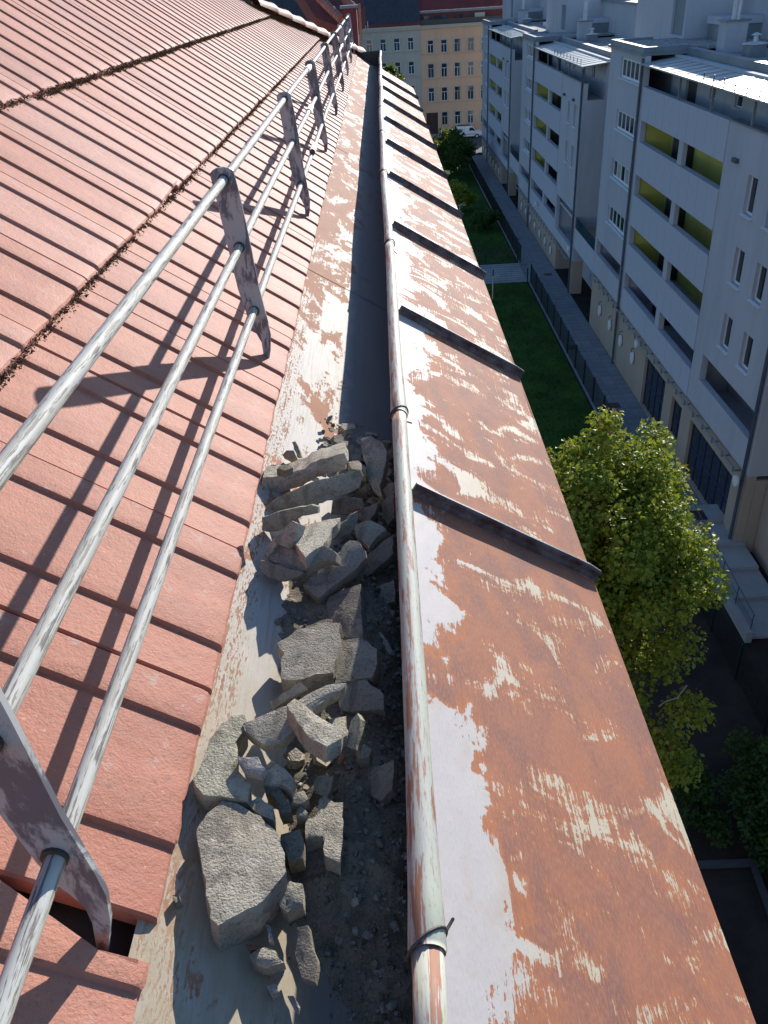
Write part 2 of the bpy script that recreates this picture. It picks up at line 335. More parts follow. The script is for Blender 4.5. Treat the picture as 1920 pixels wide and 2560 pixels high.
M['glass'] = _glass('window_glass', (0.035, 0.042, 0.05)); M['glassb'] = _glass('blue_window_glass', (0.05, 0.09, 0.13)); M['blind'] = pm('closed_blind', (0.19, 0.22, 0.25), (0.15, 0.18, 0.21), (1,1,1), 0.6, 0.3, (0.1, 0.1, 30), 0.02)
M['curtain'] = pm('window_curtain', (0.42, 0.40, 0.38), (0.30, 0.29, 0.28), (6, 6, 0.3), 0.8, 0)

# ================================================================== OUR ROOF: tiles, gutter, apron
AL = math.radians(36.6); CA, SA = math.cos(AL), math.sin(AL)
EX, EZ = -0.2446, -0.73                       # eaves line of the tiles
TW, TP = 0.300, 0.4406                        # tile cover width along y, course pitch up the slope
E_S = Vector((-CA, 0, SA)); E_N = Vector((SA, 0, CA)); E_Y = Vector((0, 1, 0))
def roof_pt(s, y, n=0.0): return Vector((EX, 0, EZ)) + E_S * s + E_N * n + E_Y * y
SL = 0.613                                     # slope of the gutter bottom and the apron, one plane
def pan_z(x): return -0.8965 - SL * x
PN = Vector((SL, 0, 1)).normalized(); PQ = Vector((0, 0, -0.8965))
HIP0, HIPK = 11.62, 2.95                       # hip line: y = HIP0 - HIPK * s

def tile_h(q):
    pts = [(0, 0.52), (0.255, 0), (0.265, 0.85), (0.28, 1), (0.50, 0.62), (0.54, 0.42), (0.775, 0), (0.785, 0.85), (0.80, 1), (1, 0.60)]
    for (a, b), (c, d) in zip(pts, pts[1:]):
        if a <= q <= c: return b + (d - b) * (q - a) / (c - a)
    return 1
def tile_mesh(cut=None, seed=0, notch=False):
    qs = [0, 0.008, 0.02, 0.085, 0.15, 0.20, 0.255, 0.268, 0.285, 0.36, 0.44, 0.50, 0.54, 0.61, 0.68, 0.73, 0.775, 0.788, 0.805, 0.87, 0.94, 0.985, 0.993]
    ss = [0.0, 0.004, 0.012, 0.05, 0.16, 0.30, 0.46]; TH = 0.020
    V = []; F = []; rnd = random.Random(seed)
    for si, s in enumerate(ss):
        for qi, q in enumerate(qs):
            if notch and s < 0.1: q = min(q, 0.86 + 0.012 * rnd.uniform(-1, 1))
            h = tile_h(min(q, 1)) * 0.0062 - 0.0062
            edge = {0: -0.0055, 1: -0.0018, 2: -0.0004}.get(si, 0)
            side = -0.0035 if qi in (0, len(qs) - 1) else 0
            V.append(roof_pt(s + (0.0012 * rnd.uniform(-1, 1) if si < 2 else 0), q * TW, h + edge + side - 0.0225 * s / 0.4406) - roof_pt(0, 0))
    nq = len(qs); top = len(V)
    for si, s in enumerate(ss):
        for qi, q in enumerate(qs):
            if notch and s < 0.1: q = min(q, 0.86)
            h = tile_h(min(q, 1)) * 0.0062 - 0.0062 - TH
            V.append(roof_pt(s, q * TW, h - 0.0225 * s / 0.4406) - roof_pt(0, 0))
    for si in range(len(ss) - 1):
        for qi in range(nq - 1):
            a = si * nq + qi; F.append((a, a + 1, a + nq + 1, a + nq)); F.append((top + a, top + a + nq, top + a + nq + 1, top + a + 1))
    for qi in range(nq - 1): F.append((qi, top + qi, top + qi + 1, qi + 1))
    for si in range(len(ss) - 1):
        a, b = si * nq, (si + 1) * nq; F.append((a, b, top + b, top + a)); a += nq - 1; b += nq - 1; F.append((a, top + a, top + b, b))
    me = bpy.data.meshes.new('tile'); me.from_pydata([tuple(v) for v in V], [], F); me.materials.append(M['tile'])
    if cut:                                    # trim along the hip
        bm = bmesh.new(); bm.from_mesh(me); co, no = cut
        bmesh.ops.bisect_plane(bm, geom=bm.verts[:] + bm.edges[:] + bm.faces[:], plane_co=co, plane_no=no, clear_outer=True); bm.to_mesh(me); bm.free()
    me.update(); me.shade_smooth()
    bm = bmesh.new(); bm.from_mesh(me)
    for e in bm.edges:
        if len(e.link_faces) == 2 and e.calc_face_angle(0) > math.radians(14): e.smooth = False
    bm.to_mesh(me); bm.free(); return me

roof = thing('tiled_roof', 'sunlit salmon red roof of interlocking clay tiles beside the gutter', 'roof', (EX, 5.0, EZ))
TM = [tile_mesh(None, i) for i in range(4)]
trng = random.Random(5)
for row in range(5):
    for k in range(-5, 39):
        y0 = 0.750 + 0.300 * k; s0 = row * TP
        yend = HIP0 - HIPK * s0; ytop = HIP0 - HIPK * (s0 + TP)
        if y0 > yend: continue
        me = TM[trng.randrange(4)]
        if row == 0 and k == -2: me = tile_mesh(None, 3, True)      # corner broken off beside the first post
        if y0 + TW > ytop:
            hd = (E_S * 1.0 + E_Y * -HIPK).normalized(); no = E_N.cross(hd); no = no if no.y > 0 else -no
            me = tile_mesh((roof_pt(0, HIP0) - roof_pt(s0, y0), no), 9)
            if not me.polygons: continue
        o = link('tile', me, roof); p = roof_pt(s0 + trng.uniform(-0.0025, 0.0025), y0 + 0.001, trng.uniform(-0.0012, 0.0012))
        o.location = p - Vector(roof.location)
        r = trng.uniform(-0.004, 0.004)
        if (row, k) == (1, 5): r = -0.10             # the lifted tile in the second course
        if (row, k) in ((1, 12), (2, 14)): r = -0.05
        o.rotation_euler = (r * 0.35, 0, r * 0.2)
        if r <= -0.05:
            o.rotation_euler = (-r * 0.55, 0, 0); 
deck = MB(); deck.prism([roof_pt(0.004, -3, -0.05), roof_pt(0.004, HIP0 - 0.1, -0.05), roof_pt(2.2, HIP0 - HIPK * 2.2, -0.06), roof_pt(2.2, -3, -0.06)], E_N * -0.06)
deck.build('roof_deck', M['darkmetal'], roof)
# hip: half-round caps along the line where the roof turns the corner
hd = (E_S + E_Y * -HIPK).normalized()
def hip_cap(a, n=10):
    mb = MB(); x = hd; up = (Vector((0, 0, 1)) - x * x.z).normalized(); side = x.cross(up); R0, R1, LN = 0.105, 0.082, 0.40
    pts = []
    for (d, R) in ((0, R0), (0.03, R0 * 1.03), (0.05, R0 * 0.97), (LN, R1)):
        for k in range(n + 1):
            an = math.pi * k / n; pts.append(a + x * d + side * math.cos(an) * R + up * (math.sin(an) * R * 0.85 - 0.03))
    m = n + 1
    F = [(i * m + k, i * m + k + 1, (i + 1) * m + k + 1, (i + 1) * m + k) for i in range(3) for k in range(n)]
    F.append(tuple(range(m)))
    mb.add(pts, F); return mb
Lh = 0.36
for i in range(9):
    a = roof_pt(0, HIP0) + hd * (i * Lh) + E_N * 0.012 
    o = hip_cap(a).build('hip_cap', M['hip'], roof); smooth_by_angle(o, 50)
mort = MB(); mort.tube([roof_pt(0, HIP0, -0.01) + E_Y * -0.085 + hd * d for d in np.linspace(0, 3.3, 40)], [0.030 + 0.008 * math.sin(i * 2.3) for i in range(40)], 6)
mort.build('hip_mortar', M['moss'], roof)
# roof slope round the corner beyond the hip
oth = MB(); a0 = roof_pt(0, HIP0, -0.04); a1 = roof_pt(2.2, HIP0 - HIPK * 2.2, -0.04)
oth.prism([a0, a0 + Vector((-9, 1.0, 0)), a1 + Vector((-7, 1.4, 0.2)), a1], (0, -0.02, -0.05)); oth.build('far_slope', M['hip'], roof)

# moss and crumbs caught under the course edges
mv, mf = [], []
def crumb(c, r, rg):
    b = len(mv); q = [Vector((rg.gauss(0, 1), rg.gauss(0, 1), rg.gauss(0, 1))).normalized() * r * rg.uniform(0.6, 1.4) for _ in range(4)]
    mv.extend(tuple(c + x) for x in q); mf.extend([(b, b+1, b+2), (b, b+2, b+3), (b, b+3, b+1), (b+1, b+3, b+2)])
rg = random.Random(3)
for row, dens in ((1, 1000), (2, 2400), (3, 200)):
    s0 = row * TP; yend = HIP0 - HIPK * s0
    for _ in range(int(dens * max(yend, 0))):
        y = rg.uniform(-0.2, yend); c = noise.noise((y * 2.5, row * 7.1, 0))
        if rg.random() > 0.85 + c: continue
        crumb(roof_pt(s0 - abs(rg.gauss(0.001, 0.006)), y, rg.uniform(-0.028, -0.004 if row == 1 else 0.0)), rg.uniform(0.0014, 0.0046), rg)
    for _ in range(int(70 * max(yend, 0))):
        y = rg.uniform(0.3, yend)
        if noise.noise((y * 1.7, row * 3.0, 5)) < 0.0: continue
        crumb(roof_pt(s0 - abs(rg.gauss(0.014, 0.012)), y, -0.028), rg.uniform(0.001, 0.0028), rg)
me = bpy.data.meshes.new('moss'); me.from_pydata(mv, [], mf); me.materials.append(M['moss'])
tag(link('moss', me), 'dry brown moss caught along the edges of the tile courses', 'moss', None, 'stuff')

# ------------------------------------------------------------------ gutter
GY1 = 11.42
gut = thing('roof_gutter', 'long sheet metal box gutter with white peeling paint and a rolled edge', 'gutter', (-0.12, 5.0, -0.85))
SEAM0, SEAMP = 1.483, 1.127
def warp(x, y, amp): return amp * (noise.noise((x * 5.0, y * 1.6, 0.3)) + 0.5 * noise.noise((x * 11, y * 4.1, 2.0)))
def bead_x(y): return 0.012 + float(np.interp(y, [0, 1.5, 2.8, 5.0, 7.5, 9.5, 11.5], [-0.013, -0.004, -0.009, -0.014, -0.004, 0.004, 0.018])) + 0.0025 * math.sin(y * 2.9)
def bead_z(y): return -0.712 + 0.002 * math.sin(y * 3.7 + 1)
def sheet(x0, x1, y0, y1, nx, ny, amp, lift0=0.0, lift1=0.0, nrm=0.0):
    mb = MB(); P = []; U = []
    for j in range(ny + 1):
        y = y0 + (y1 - y0) * j / ny
        for i in range(nx + 1):
            x = x0 + (x1 - x0) * i / nx
            d = lift1 * max(0, 1 - (y1 - y) / 0.07) ** 2 + lift0 * max(0, 1 - (y - y0) / 0.07) ** 2
            ex = min(1.0, 8 * min(y1 - y, y - y0))
            p = Vector((x, y, pan_z(x))) + PN * (warp(x, y, amp) * ex + d + nrm); P.append(p); U.append((x, y))
    F = []; UV = []
    for j in range(ny):
        for i in range(nx):
            f = (j*(nx+1)+i, j*(nx+1)+i+1, (j+1)*(nx+1)+i+1, (j+1)*(nx+1)+i); F.append(f); UV.append([U[k] for k in f])
    b = len(P); P2 = [p - PN * 0.0015 for p in P]
    mb.add(P, F, UV); mb.add(P2, [tuple(reversed(f)) for f in F], UV); return mb
ys = [-1.2] + [SEAM0 + SEAMP * k for k in range(-1, 9)] + [GY1]
for i, (a, b) in enumerate(zip(ys, ys[1:])):
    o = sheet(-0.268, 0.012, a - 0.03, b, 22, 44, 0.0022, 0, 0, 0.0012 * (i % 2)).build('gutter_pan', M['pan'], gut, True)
    # outer upright of the gutter
    mb = MB(); n = 24; P = []; UV = []
    for j in range(n + 1):
        y = a + (b - a) * j / n; bx = bead_x(y)
        for (x, z, uu) in ((0.010, pan_z(0.010), 0.02), ((0.010 + bx) / 2, (pan_z(0.01) + bead_z(y)) / 2, 0.1), (bx - 0.002, bead_z(y), 0.18)): P.append(Vector((x, y, z))); UV.append((0.35 - uu, y))
    F = [(j*3+i2, j*3+i2+1, (j+1)*3+i2+1, (j+1)*3+i2) for j in range(n) for i2 in range(2)]
    P += [p + Vector((0.002, 0, 0)) for p in P]; m3 = 3 * (n + 1)
    mb.add(P, F + [tuple(m3 + k for k in reversed(f)) for f in F], [[UV[k] for k in f] for f in F] * 2)
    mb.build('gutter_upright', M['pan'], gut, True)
# rolled edge: lengths that overlap, the far one sleeved over the near one
by = [-1.2, 0.40, 1.455, 2.70, 3.86, 5.0, 6.1, 7.25, 8.3, 9.4, 10.4, GY1]
for a, b in zip(by, by[1:]):
    n = 22; path = []; rad = []
    for j in range(n + 1):
        y = a + (b - a) * j / n; path.append(Vector((bead_x(y), y, bead_z(y))))
        rad.append(0.0142 + 0.0030 * math.exp(-(y - a) / 0.11) + 0.0006 * noise.noise((y * 9, 1, 1)))
    path.insert(0, path[0] + Vector((0, -0.004, 0))); rad.insert(0, rad[0] * 0.93)
    bo = MB().tube(path, rad, 18).build('gutter_bead', M['bead'], gut, True)
    y = a + 0.004; q = [Vector((bead_x(y) + 0.0178 * math.cos(t), y + 0.012 * math.cos(t), bead_z(y) + 0.0178 * math.sin(t))) for t in np.linspace(-1.1, math.pi + 0.4, 16)]
    q = [Vector((0.030, y + 0.05, bead_z(y) - 0.045))] + q
    MB().tube(q, 0.0016, 6).build('clip', M['darkmetal'], bo, True)
cap = MB(); cap.prism([(-0.245, GY1, -0.712), (0.025, GY1, -0.700), (0.022, GY1, pan_z(0.02)), (-0.25, GY1, pan_z(-0.25))], (0, 0.004, 0)); cap.build('end_cap', M['darkmetal'], gut)

# ------------------------------------------------------------------ eaves apron
apr = thing('eaves_apron', 'sloping rusty sheet metal eaves apron with raised seams and peeling white paint', 'apron', (0.2, 5.0, -1.0))
AX1 = 0.421
ay = [SEAM0 + SEAMP * k for k in range(-3, 10)]
for a, b in zip(ay, ay[1:]):
    sheet(0.014, AX1, a, b, 30, 60, 0.0030, 0.013, 0.004).build('apron_sheet', M['apron'], apr, True)
    lip = MB(); z = pan_z(AX1); d = MB()
    P = [Vector((AX1, a, z)), Vector((AX1, b, z)), Vector((AX1 + 0.004, b, z - 0.004)), Vector((AX1 + 0.004, a, z - 0.004)), Vector((AX1 + 0.001, b, z - 0.05)), Vector((AX1 + 0.001, a, z - 0.05))]
    lip.add(P, [(0, 1, 2, 3), (3, 2, 4, 5)], [[(AX1, a), (AX1, b), (AX1, b), (AX1, a)], [(AX1, a), (AX1, b), (AX1 + 0.04, b), (AX1 + 0.04, a)]]); lip.build('drip_edge', M['apron'], apr)
for y in ay[1:-1]:
    mb = MB(); n = 14; prof = [(-0.011, 0.0), (-0.0075, 0.016), (-0.0085, 0.027), (-0.004, 0.031), (0.003, 0.030), (0.004, 0.010), (0.010, 0.0)]
    P = []
    x0, x1 = 0.020, AX1 + 0.006
    for j in range(n + 1):
        x = x0 + (x1 - x0) * j / n; wob = 0.0025 * noise.noise((x * 14, y, 3)); k = 1.0 if j < n else 0.86
        for (dy, h) in prof: P.append(Vector((x, y + dy + wob, pan_z(x))) + PN * (h * k + (-0.001 if h == 0 else 0)))
    m = len(prof)
    F = [(j*m+i, j*m+i+1, (j+1)*m+i+1, (j+1)*m+i) for j in range(n) for i in range(m - 1)] + [tuple(range(m)), tuple(range(n*m + m - 1, n*m - 1, -1))]
    mb.add(P, F); mb.build('seam', M['seam'], apr)

# house wall and cornice under the eaves (seen only from further out)
hw = MB(); hw.box((-9, -6, -22.38), (0.02, 12.6, -1.75)); hw.box((-9, -6, -1.75), (0.22, 12.6, -1.5)); hw.box((-9, -6, -1.5), (0.36, 12.6, -1.24))
struct(hw.build('wall_below_eaves', M['beige']))

# ------------------------------------------------------------------ snow guard railing
rail = thing('snow_guard_rail', 'three pipe snow guard rail on flat grey posts along the roof edge', 'railing', (-0.29, 0.42, -0.70))
P0Y, PSP = 0.425, 1.347
PXZ = [(-0.3249, -0.3197), (-0.3128, -0.4553), (-0.3002, -0.5943)]
POST = [(-.3507, -.3073), (-.345, -.302), (-.337, -.298), (-.321, -.2961), (-.310, -.299), (-.3027, -.3045), (-.2964, -.354), (-.290, -.434), (-.2827, -.546), (-.2735, -.622), (-.2715, -.652), (-.2768, -.69), (-.290, -.738),
        (-.300, -.738), (-.2935, -.692), (-.2940, -.668), (-.302, -.648), (-.3125, -.628), (-.3185, -.60), (-.3289, -.5438), (-.3378, -.4458), (-.3447, -.363)]
def post_mesh(y): return MB().prism([(x, y, z) for x, z in POST], (0, 0.007, 0))
for k in range(-1, 9):
    y = P0Y + PSP * k
    po = post_mesh(y).build('post', M['post'], rail)
    for (x, z) in PXZ: 
        MB().tube([Vector((x, y - 0.0035, z)), Vector((x, y + 0.0105, z))], 0.0118, 14).build('collar', M['darkmetal'], po)
def pipe_path(i, a, b, off=(0, 0)):
    x, z = PXZ[i]; n = max(2, int((b - a) / 0.12))
    return [Vector((x + off[0] + 0.0012 * math.sin(t * 1.7 + i), t, z + off[1] + 0.0015 * math.sin(t * 2.1 + 2 * i))) for t in np.linspace(a, b, n)]
for i, joints in enumerate(([4.22, 8.3], [3.95, 8.1], [3.72, 7.9])):
    ends = [-1.3] + joints + [11.6]
    for j, (a, b) in enumerate(zip(ends, ends[1:])):
        off = (0, 0)
        if i == 2 and j == 1: off = (0.006, 0.014)     # the bottom pipe has come apart at this joint
        if i == 2 and j == 0: b += 0.16
        po = MB().tube(pipe_path(i, a, b, off), 0.0090, 16).build('pipe', M['pipe'], rail, True)
        if j:
            p = pipe_path(i, a - 0.02 , a + 0.15, off)
            MB().tube(p, 0.0130, 16).build('sleeve', M['sleeve'], po, True)
            if i == 2 and j == 1: MB().tube([p[0] + Vector((0, -0.0015, 0)), p[0] + Vector((0, 0.001, 0))], 0.0104, 14).build('pipe_mouth', M['darkmetal'], po)

# ================================================================== RUBBLE IN THE GUTTER
def shard(name, px, off, sc, h, nrm, th, mat, label, cat='shard', group=None, rough=0.0022, seed=0):
    """A broken piece: outline measured on the photo, put at its own height above the gutter bottom, with thickness and ragged edges."""
    pts = [(off[0] + x * sc, off[1] + y * sc) for x, y in px]
    c = np.mean(np.array(pts), axis=0); q = hit(c, np.array(PQ + PN * h), np.array(PN)); n = Vector(nrm).normalized()
    poly = [hit(p, np.array(q), np.array(n)) for p in pts]
    # resample with ragged edge
    ring = []; rg = random.Random(seed * 31 + 7)
    for a, b in zip(poly, poly[1:] + poly[:1]):
        L = (b - a).length; m = max(1, int(L / 0.0075)); sdv = n.cross((b - a).normalized()) if L > 1e-6 else Vector()
        for k in range(m):
            p = a.lerp(b, k / m)
            ring.append(p + sdv * (0.0024 * noise.noise(p * 90 + Vector((seed, 0, 0))) + rg.uniform(-0.0007, 0.0007)))
    cen = sum(ring, Vector()) / len(ring); N = len(ring); V = []; F = []
    def disp(p, s): return rough * (0.9 * noise.noise(p * 30 + Vector((0, seed * 3.1, s))) + 0.55 * noise.noise(p * 130 + Vector((seed, s, 0))))
    levels = [(0.0, 0.30), (0.0, 0.34), (-0.02, 0.16), (-0.09, 0.03), (-0.32, 0.0), (-0.62, -0.01)]
    def put(fr, d, s): 
        for p in ring:
            r = p.lerp(cen, -fr if fr < 0 else fr); V.append(r - n * (d * th) + n * disp(r, s))
    rings = [(0.62, 1.0, 9), (0.06, 1.0, 9), (0.012, 0.92, 9), (0.0, 0.5, 5), (0.0, 0.07, 2), (0.012, 0.01, 1), (0.14, 0.0, 1), (0.38, -0.02, 1), (0.68, -0.02, 1)]
    for fr, d, s in rings: put(fr, d, s)
    R = len(rings)
    for i in range(R - 1):
        for k in range(N): F.append((i*N + k, i*N + (k+1) % N, (i+1)*N + (k+1) % N, (i+1)*N + k))
    V.append(cen - n * th); V.append(cen + n * (0.05 * th) + n * disp(cen, 1)); b0, b1 = len(V) - 2, len(V) - 1
    for k in range(N): F.append((k, b0, (k+1) % N)); F.append(((R-1)*N + k, (R-1)*N + (k+1) % N, b1))
    me = bpy.data.meshes.new(name); base = q - n * th * 0.5
    me.from_pydata([tuple(v - base) for v in V], [], F); me.materials.append(mat); me.update()
    bm = bmesh.new(); bm.from_mesh(me); bmesh.ops.recalc_face_normals(bm, faces=bm.faces); bm.to_mesh(me); bm.free()
    o = bpy.data.objects.new(name, me); COL.objects.link(o); o.location = base
    smooth_by_angle(o, 28); o.location = base
    return tag(o, label, cat, group)
GA = ((600, 1060), 0.27728); GB = ((440, 1600), 0.37372); GD = ((400, 2000), 0.48222)
UPR = (0.05, -0.93, 0.36); FLT = (0.05, 0.06, 0.99); LEAN = (0.0, -0.12, 0.99)
S = [
 ('mortar_shard', GA, [(205,480),(270,482),(400,465),(580,400),(640,345),(780,300),(945,262),(972,335),(960,412),(850,437),(650,500),(560,560),(400,612),(230,650),(180,610)], 0.055, (0.03,-0.985,0.15), 0.060, 'rock', 'long thick slab lying across the gutter at the far end of the rubble'),
 ('mortar_shard', GA, [(200,845),(215,770),(300,690),(500,590),(640,520),(800,480),(980,430),(1090,410),(1108,470),(1080,570),(1000,620),(870,670),(700,720),(560,750),(400,790),(220,835)], 0.060, (0.02,-0.86,0.5), 0.024, 'rockm', 'long leaning yellowish slab just in front of the farthest slab'),
 ('mortar_shard', GA, [(192,962),(195,840),(330,800),(480,765),(640,735),(705,745),(708,800),(560,830),(480,880),(430,935),(330,978)], 0.052, (-0.05,-0.88,0.46), 0.022, 'rockm', 'short slab leaning by the tiles in front of the long yellowish slab'),
 ('mortar_shard', GA, [(1090,130),(1170,110),(1260,150),(1325,240),(1320,330),(1290,450),(1262,560),(1285,660),(1240,640),(1180,560),(1150,470),(1130,350),(1100,250)], 0.085, (-0.22,-0.42,0.88), 0.022, 'rock', 'tall pointed shard standing by the rolled gutter edge, half in shade'),
 ('mortar_shard', GA, [(490,1040),(550,970),(640,900),(760,860),(905,838),(900,870),(840,930),(800,1020),(740,1090),(650,1150),(590,1205),(530,1130)], 0.085, FLT, 0.022, 'rock', 'sunlit rough shard on top in the middle of the far heap'),
 ('mortar_shard', GA, [(810,1030),(850,950),(930,890),(1000,820),(1072,783),(1072,830),(1040,930),(990,990),(860,1045)], 0.085, (0.35,-0.75,0.55), 0.014, 'rockd', 'thin shard standing on edge right of the sunlit rough shard'),
 ('mortar_shard', GA, [(205,1190),(290,1080),(350,1090),(500,1140),(560,1200),(650,1130),(780,1090),(865,1170),(860,1230),(740,1230),(620,1280),(560,1325),(400,1280),(280,1240)], 0.060, (-0.35,-0.45,0.82), 0.022, 'rock', 'smooth blue grey slab under the sunlit rough shard'),
 ('mortar_shard', GA, [(225,1170),(260,1080),(340,1000),(400,950),(470,875),(535,900),(505,960),(480,1050),(420,1110),(330,1080),(250,1195)], 0.058, (-0.5,-0.5,0.7), 0.02, 'rock', 'slab edge poking out left of the sunlit rough shard'),
 ('mortar_shard', GA, [(182,1230),(230,1240),(400,1290),(540,1330),(575,1340),(480,1392),(360,1415),(240,1372),(178,1300)], 0.035, (-0.2,-0.75,0.6), 0.03, 'rockd', 'dark stone at the bottom left of the far heap'),
 ('mortar_shard', GA, [(565,1450),(650,1350),(760,1260),(880,1160),(990,1038),(1060,1050),(1130,1140),(1142,1200),(1060,1290),(930,1400),(830,1470),(710,1565),(640,1520)], 0.070, (-0.05,-0.33,0.93), 0.026, 'rockd', 'big dark slab with grainy crust at the front of the far heap'),
 ('mortar_shard', GA, [(1150,1180),(1300,1050),(1382,990),(1382,1160),(1240,1300),(1050,1440),(830,1525),(860,1460)], 0.060, (-0.1,-0.5,0.85), 0.03, 'rockd', 'dark slab under the grainy crusted slab'),
 ('mortar_shard', GA, [(1030,920),(1100,880),(1180,868),(1262,900),(1315,950),(1230,1020),(1160,1125),(1100,1050),(1040,1010)], 0.088, (-0.15,-0.35,0.92), 0.022, 'rock', 'crusty shard with a lit corner near the rolled edge'),
 ('mortar_shard', GA, [(845,680),(950,658),(1105,678),(1112,760),(1060,800),(940,812),(820,812)], 0.060, (0.1,-0.8,0.6), 0.028, 'rockd', 'dark block behind the thin standing shard'),
 ('mortar_shard', GA, [(1090,850),(1140,750),(1242,708),(1220,800),(1170,870),(1100,885)], 0.070, (-0.25,-0.6,0.75), 0.018, 'rockd', 'small bluish shard between dark block and rolled edge'),
 ('mortar_shard', GA, [(1282,595),(1335,540),(1385,525),(1385,690),(1310,655)], 0.085, (-0.6,-0.5,0.6), 0.02, 'rockd', 'upper of two stones wedged against the rolled edge'),
 ('mortar_shard', GA, [(1275,720),(1320,660),(1385,645),(1385,840),(1330,918),(1290,850)], 0.080, (-0.6,-0.5,0.6), 0.02, 'rockd', 'lower of two stones wedged against the rolled edge'),
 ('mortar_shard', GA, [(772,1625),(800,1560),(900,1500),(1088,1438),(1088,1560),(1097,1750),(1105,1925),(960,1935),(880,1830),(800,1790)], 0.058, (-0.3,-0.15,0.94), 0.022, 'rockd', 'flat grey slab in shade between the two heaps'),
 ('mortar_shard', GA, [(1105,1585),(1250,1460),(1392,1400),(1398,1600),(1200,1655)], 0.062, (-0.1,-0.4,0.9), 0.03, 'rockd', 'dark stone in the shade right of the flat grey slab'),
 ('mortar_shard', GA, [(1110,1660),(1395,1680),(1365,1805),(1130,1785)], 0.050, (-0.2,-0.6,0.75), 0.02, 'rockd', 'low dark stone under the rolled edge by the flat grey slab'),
 ('mortar_shard', GA, [(1218,1900),(1260,1868),(1335,1960),(1388,2072),(1330,2095),(1260,1990)], 0.062, (-0.3,-0.3,0.9), 0.014, 'rock', 'narrow pale stick-like shard in the shade by the rolled edge'),
 ('mortar_shard', GA, [(968,340),(1060,328),(1135,390),(1135,432),(1000,402)], 0.075, FLT, 0.02, 'rock', 'small lit piece behind the long yellowish slab'),
 ('mortar_shard', GA, [(325,400),(360,375),(440,360),(480,385),(400,415)], 0.095, FLT, 0.014, 'soil', 'crumbling crust on top of the farthest slab'),
 ('mortar_shard', GA, [(765,235),(790,190),(815,172),(835,195),(855,235),(825,262)], 0.020, (-0.1,-0.6,0.8), 0.02, 'rockm', 'small mossy crumb behind the farthest slab on the right'),
 ('mortar_shard', GA, [(385,280),(420,235),(480,240),(505,290),(450,315)], 0.026, (-0.1,-0.6,0.8), 0.022, 'rockm', 'small mossy lump behind the farthest slab on the left'),
 ('mortar_shard', GA, [(466,160),(498,152),(552,290),(518,300)], 0.050, (-0.2,-0.7,0.7), 0.010, 'rockm', 'upright mossy splinter at the far end of the rubble'),
 ('cracked_slab', GB, [(676,20),(800,-60),(1000,-122),(1092,-112),(1100,0),(1078,100),(1052,212),(900,243),(820,272),(708,258),(698,150),(720,90)], 0.060, (0.06,-0.10,0.99), 0.030, 'rock', 'cracked flat slab, half sunlit, above the middle of the near heap'),
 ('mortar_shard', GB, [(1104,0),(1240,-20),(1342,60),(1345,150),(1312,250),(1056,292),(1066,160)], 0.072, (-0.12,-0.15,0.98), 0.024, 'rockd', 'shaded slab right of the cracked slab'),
 ('mortar_shard', GB, [(628,412),(720,350),(830,283),(882,330),(800,372),(700,432),(640,468)], 0.055, (0.1,-0.55,0.8), 0.020, 'rock', 'small rounded shard below the cracked slab'),
 ('mortar_shard', GB, [(448,562),(600,490),(760,430),(1000,300),(1138,283),(1132,312),(960,430),(830,560),(700,682),(580,703),(500,652),(470,604)], 0.075, (0.05,-0.22,0.97), 0.020, 'rock', 'hollow channel-shaped tile piece across the near heap'),
 ('mortar_shard', GB, [(738,432),(790,386),(850,420),(930,490),(1030,550),(1132,602),(1112,662),(1010,712),(920,662),(840,582),(760,472)], 0.108, (0.1,0.1,0.98), 0.026, 'rock', 'bright sunlit shard lying on top of the channel-shaped piece'),
 ('mortar_shard', GB, [(1148,640),(1175,540),(1215,486),(1243,530),(1205,742),(1130,712)], 0.090, (-0.3,-0.5,0.8), 0.016, 'rockm', 'greenish shard standing on edge right of the bright shard'),
 ('mortar_shard', GB, [(1035,520),(1132,508),(1145,640),(1090,672),(1000,560)], 0.085, FLT, 0.022, 'rock', 'lit stone between the bright shard and the greenish upright one'),
 ('mortar_shard', GB, [(118,932),(180,800),(220,670),(300,560),(380,500),(462,488),(472,560),(404,620),(402,720),(412,780),(362,870),(480,942),(502,962),(482,1062),(300,1052),(180,1032),(130,972)], 0.038, (0.10,-0.02,0.99), 0.040, 'rockm', 'large mossy slab beside the tiles in the near heap'),
 ('mortar_shard', GB, [(406,780),(540,788),(598,860),(562,904),(450,882)], 0.062, (-0.1,-0.2,0.97), 0.014, 'rockw', 'small smooth pale chip on the mossy slab'),
 ('mortar_shard', GB, [(588,962),(600,850),(640,803),(730,860),(803,940),(772,1004),(700,962)], 0.058, LEAN, 0.03, 'rock', 'chunky stone in the middle of the near heap'),
 ('mortar_shard', GB, [(583,972),(660,953),(700,1000),(752,1060),(775,1152),(700,1164),(660,1060),(600,1012)], 0.050, LEAN, 0.024, 'soil', 'brown crumbly stone below the chunky stone'),
 ('mortar_shard', GB, [(936,908),(1047,913),(1038,1000),(1000,1064),(928,1022)], 0.056, (-0.1,-0.6,0.8), 0.02, 'rockd', 'small dark tilted slab in the dirt of the near heap'),
 ('mortar_shard', GB, [(745,1030),(860,1005),(885,1060),(850,1095),(760,1100)], 0.050, LEAN, 0.024, 'rock', 'small stone right of the brown crumbly stone'),
 ('mortar_shard', GB, [(800,1150),(840,1095),(885,1160),(860,1190),(800,1190)], 0.046, LEAN, 0.024, 'rock', 'little pointed stone above the right-hand crust'),
 ('mortar_shard', GD, [(186,150),(240,58),(320,2),(400,18),(520,78),(612,168),(642,270),(652,370),(602,442),(500,552),(360,614),(302,655),(263,612),(238,450),(213,300)], 0.046, (0.10,0.0,0.99), 0.055, 'rock', 'biggest rounded block of mortar at the near end of the rubble'),
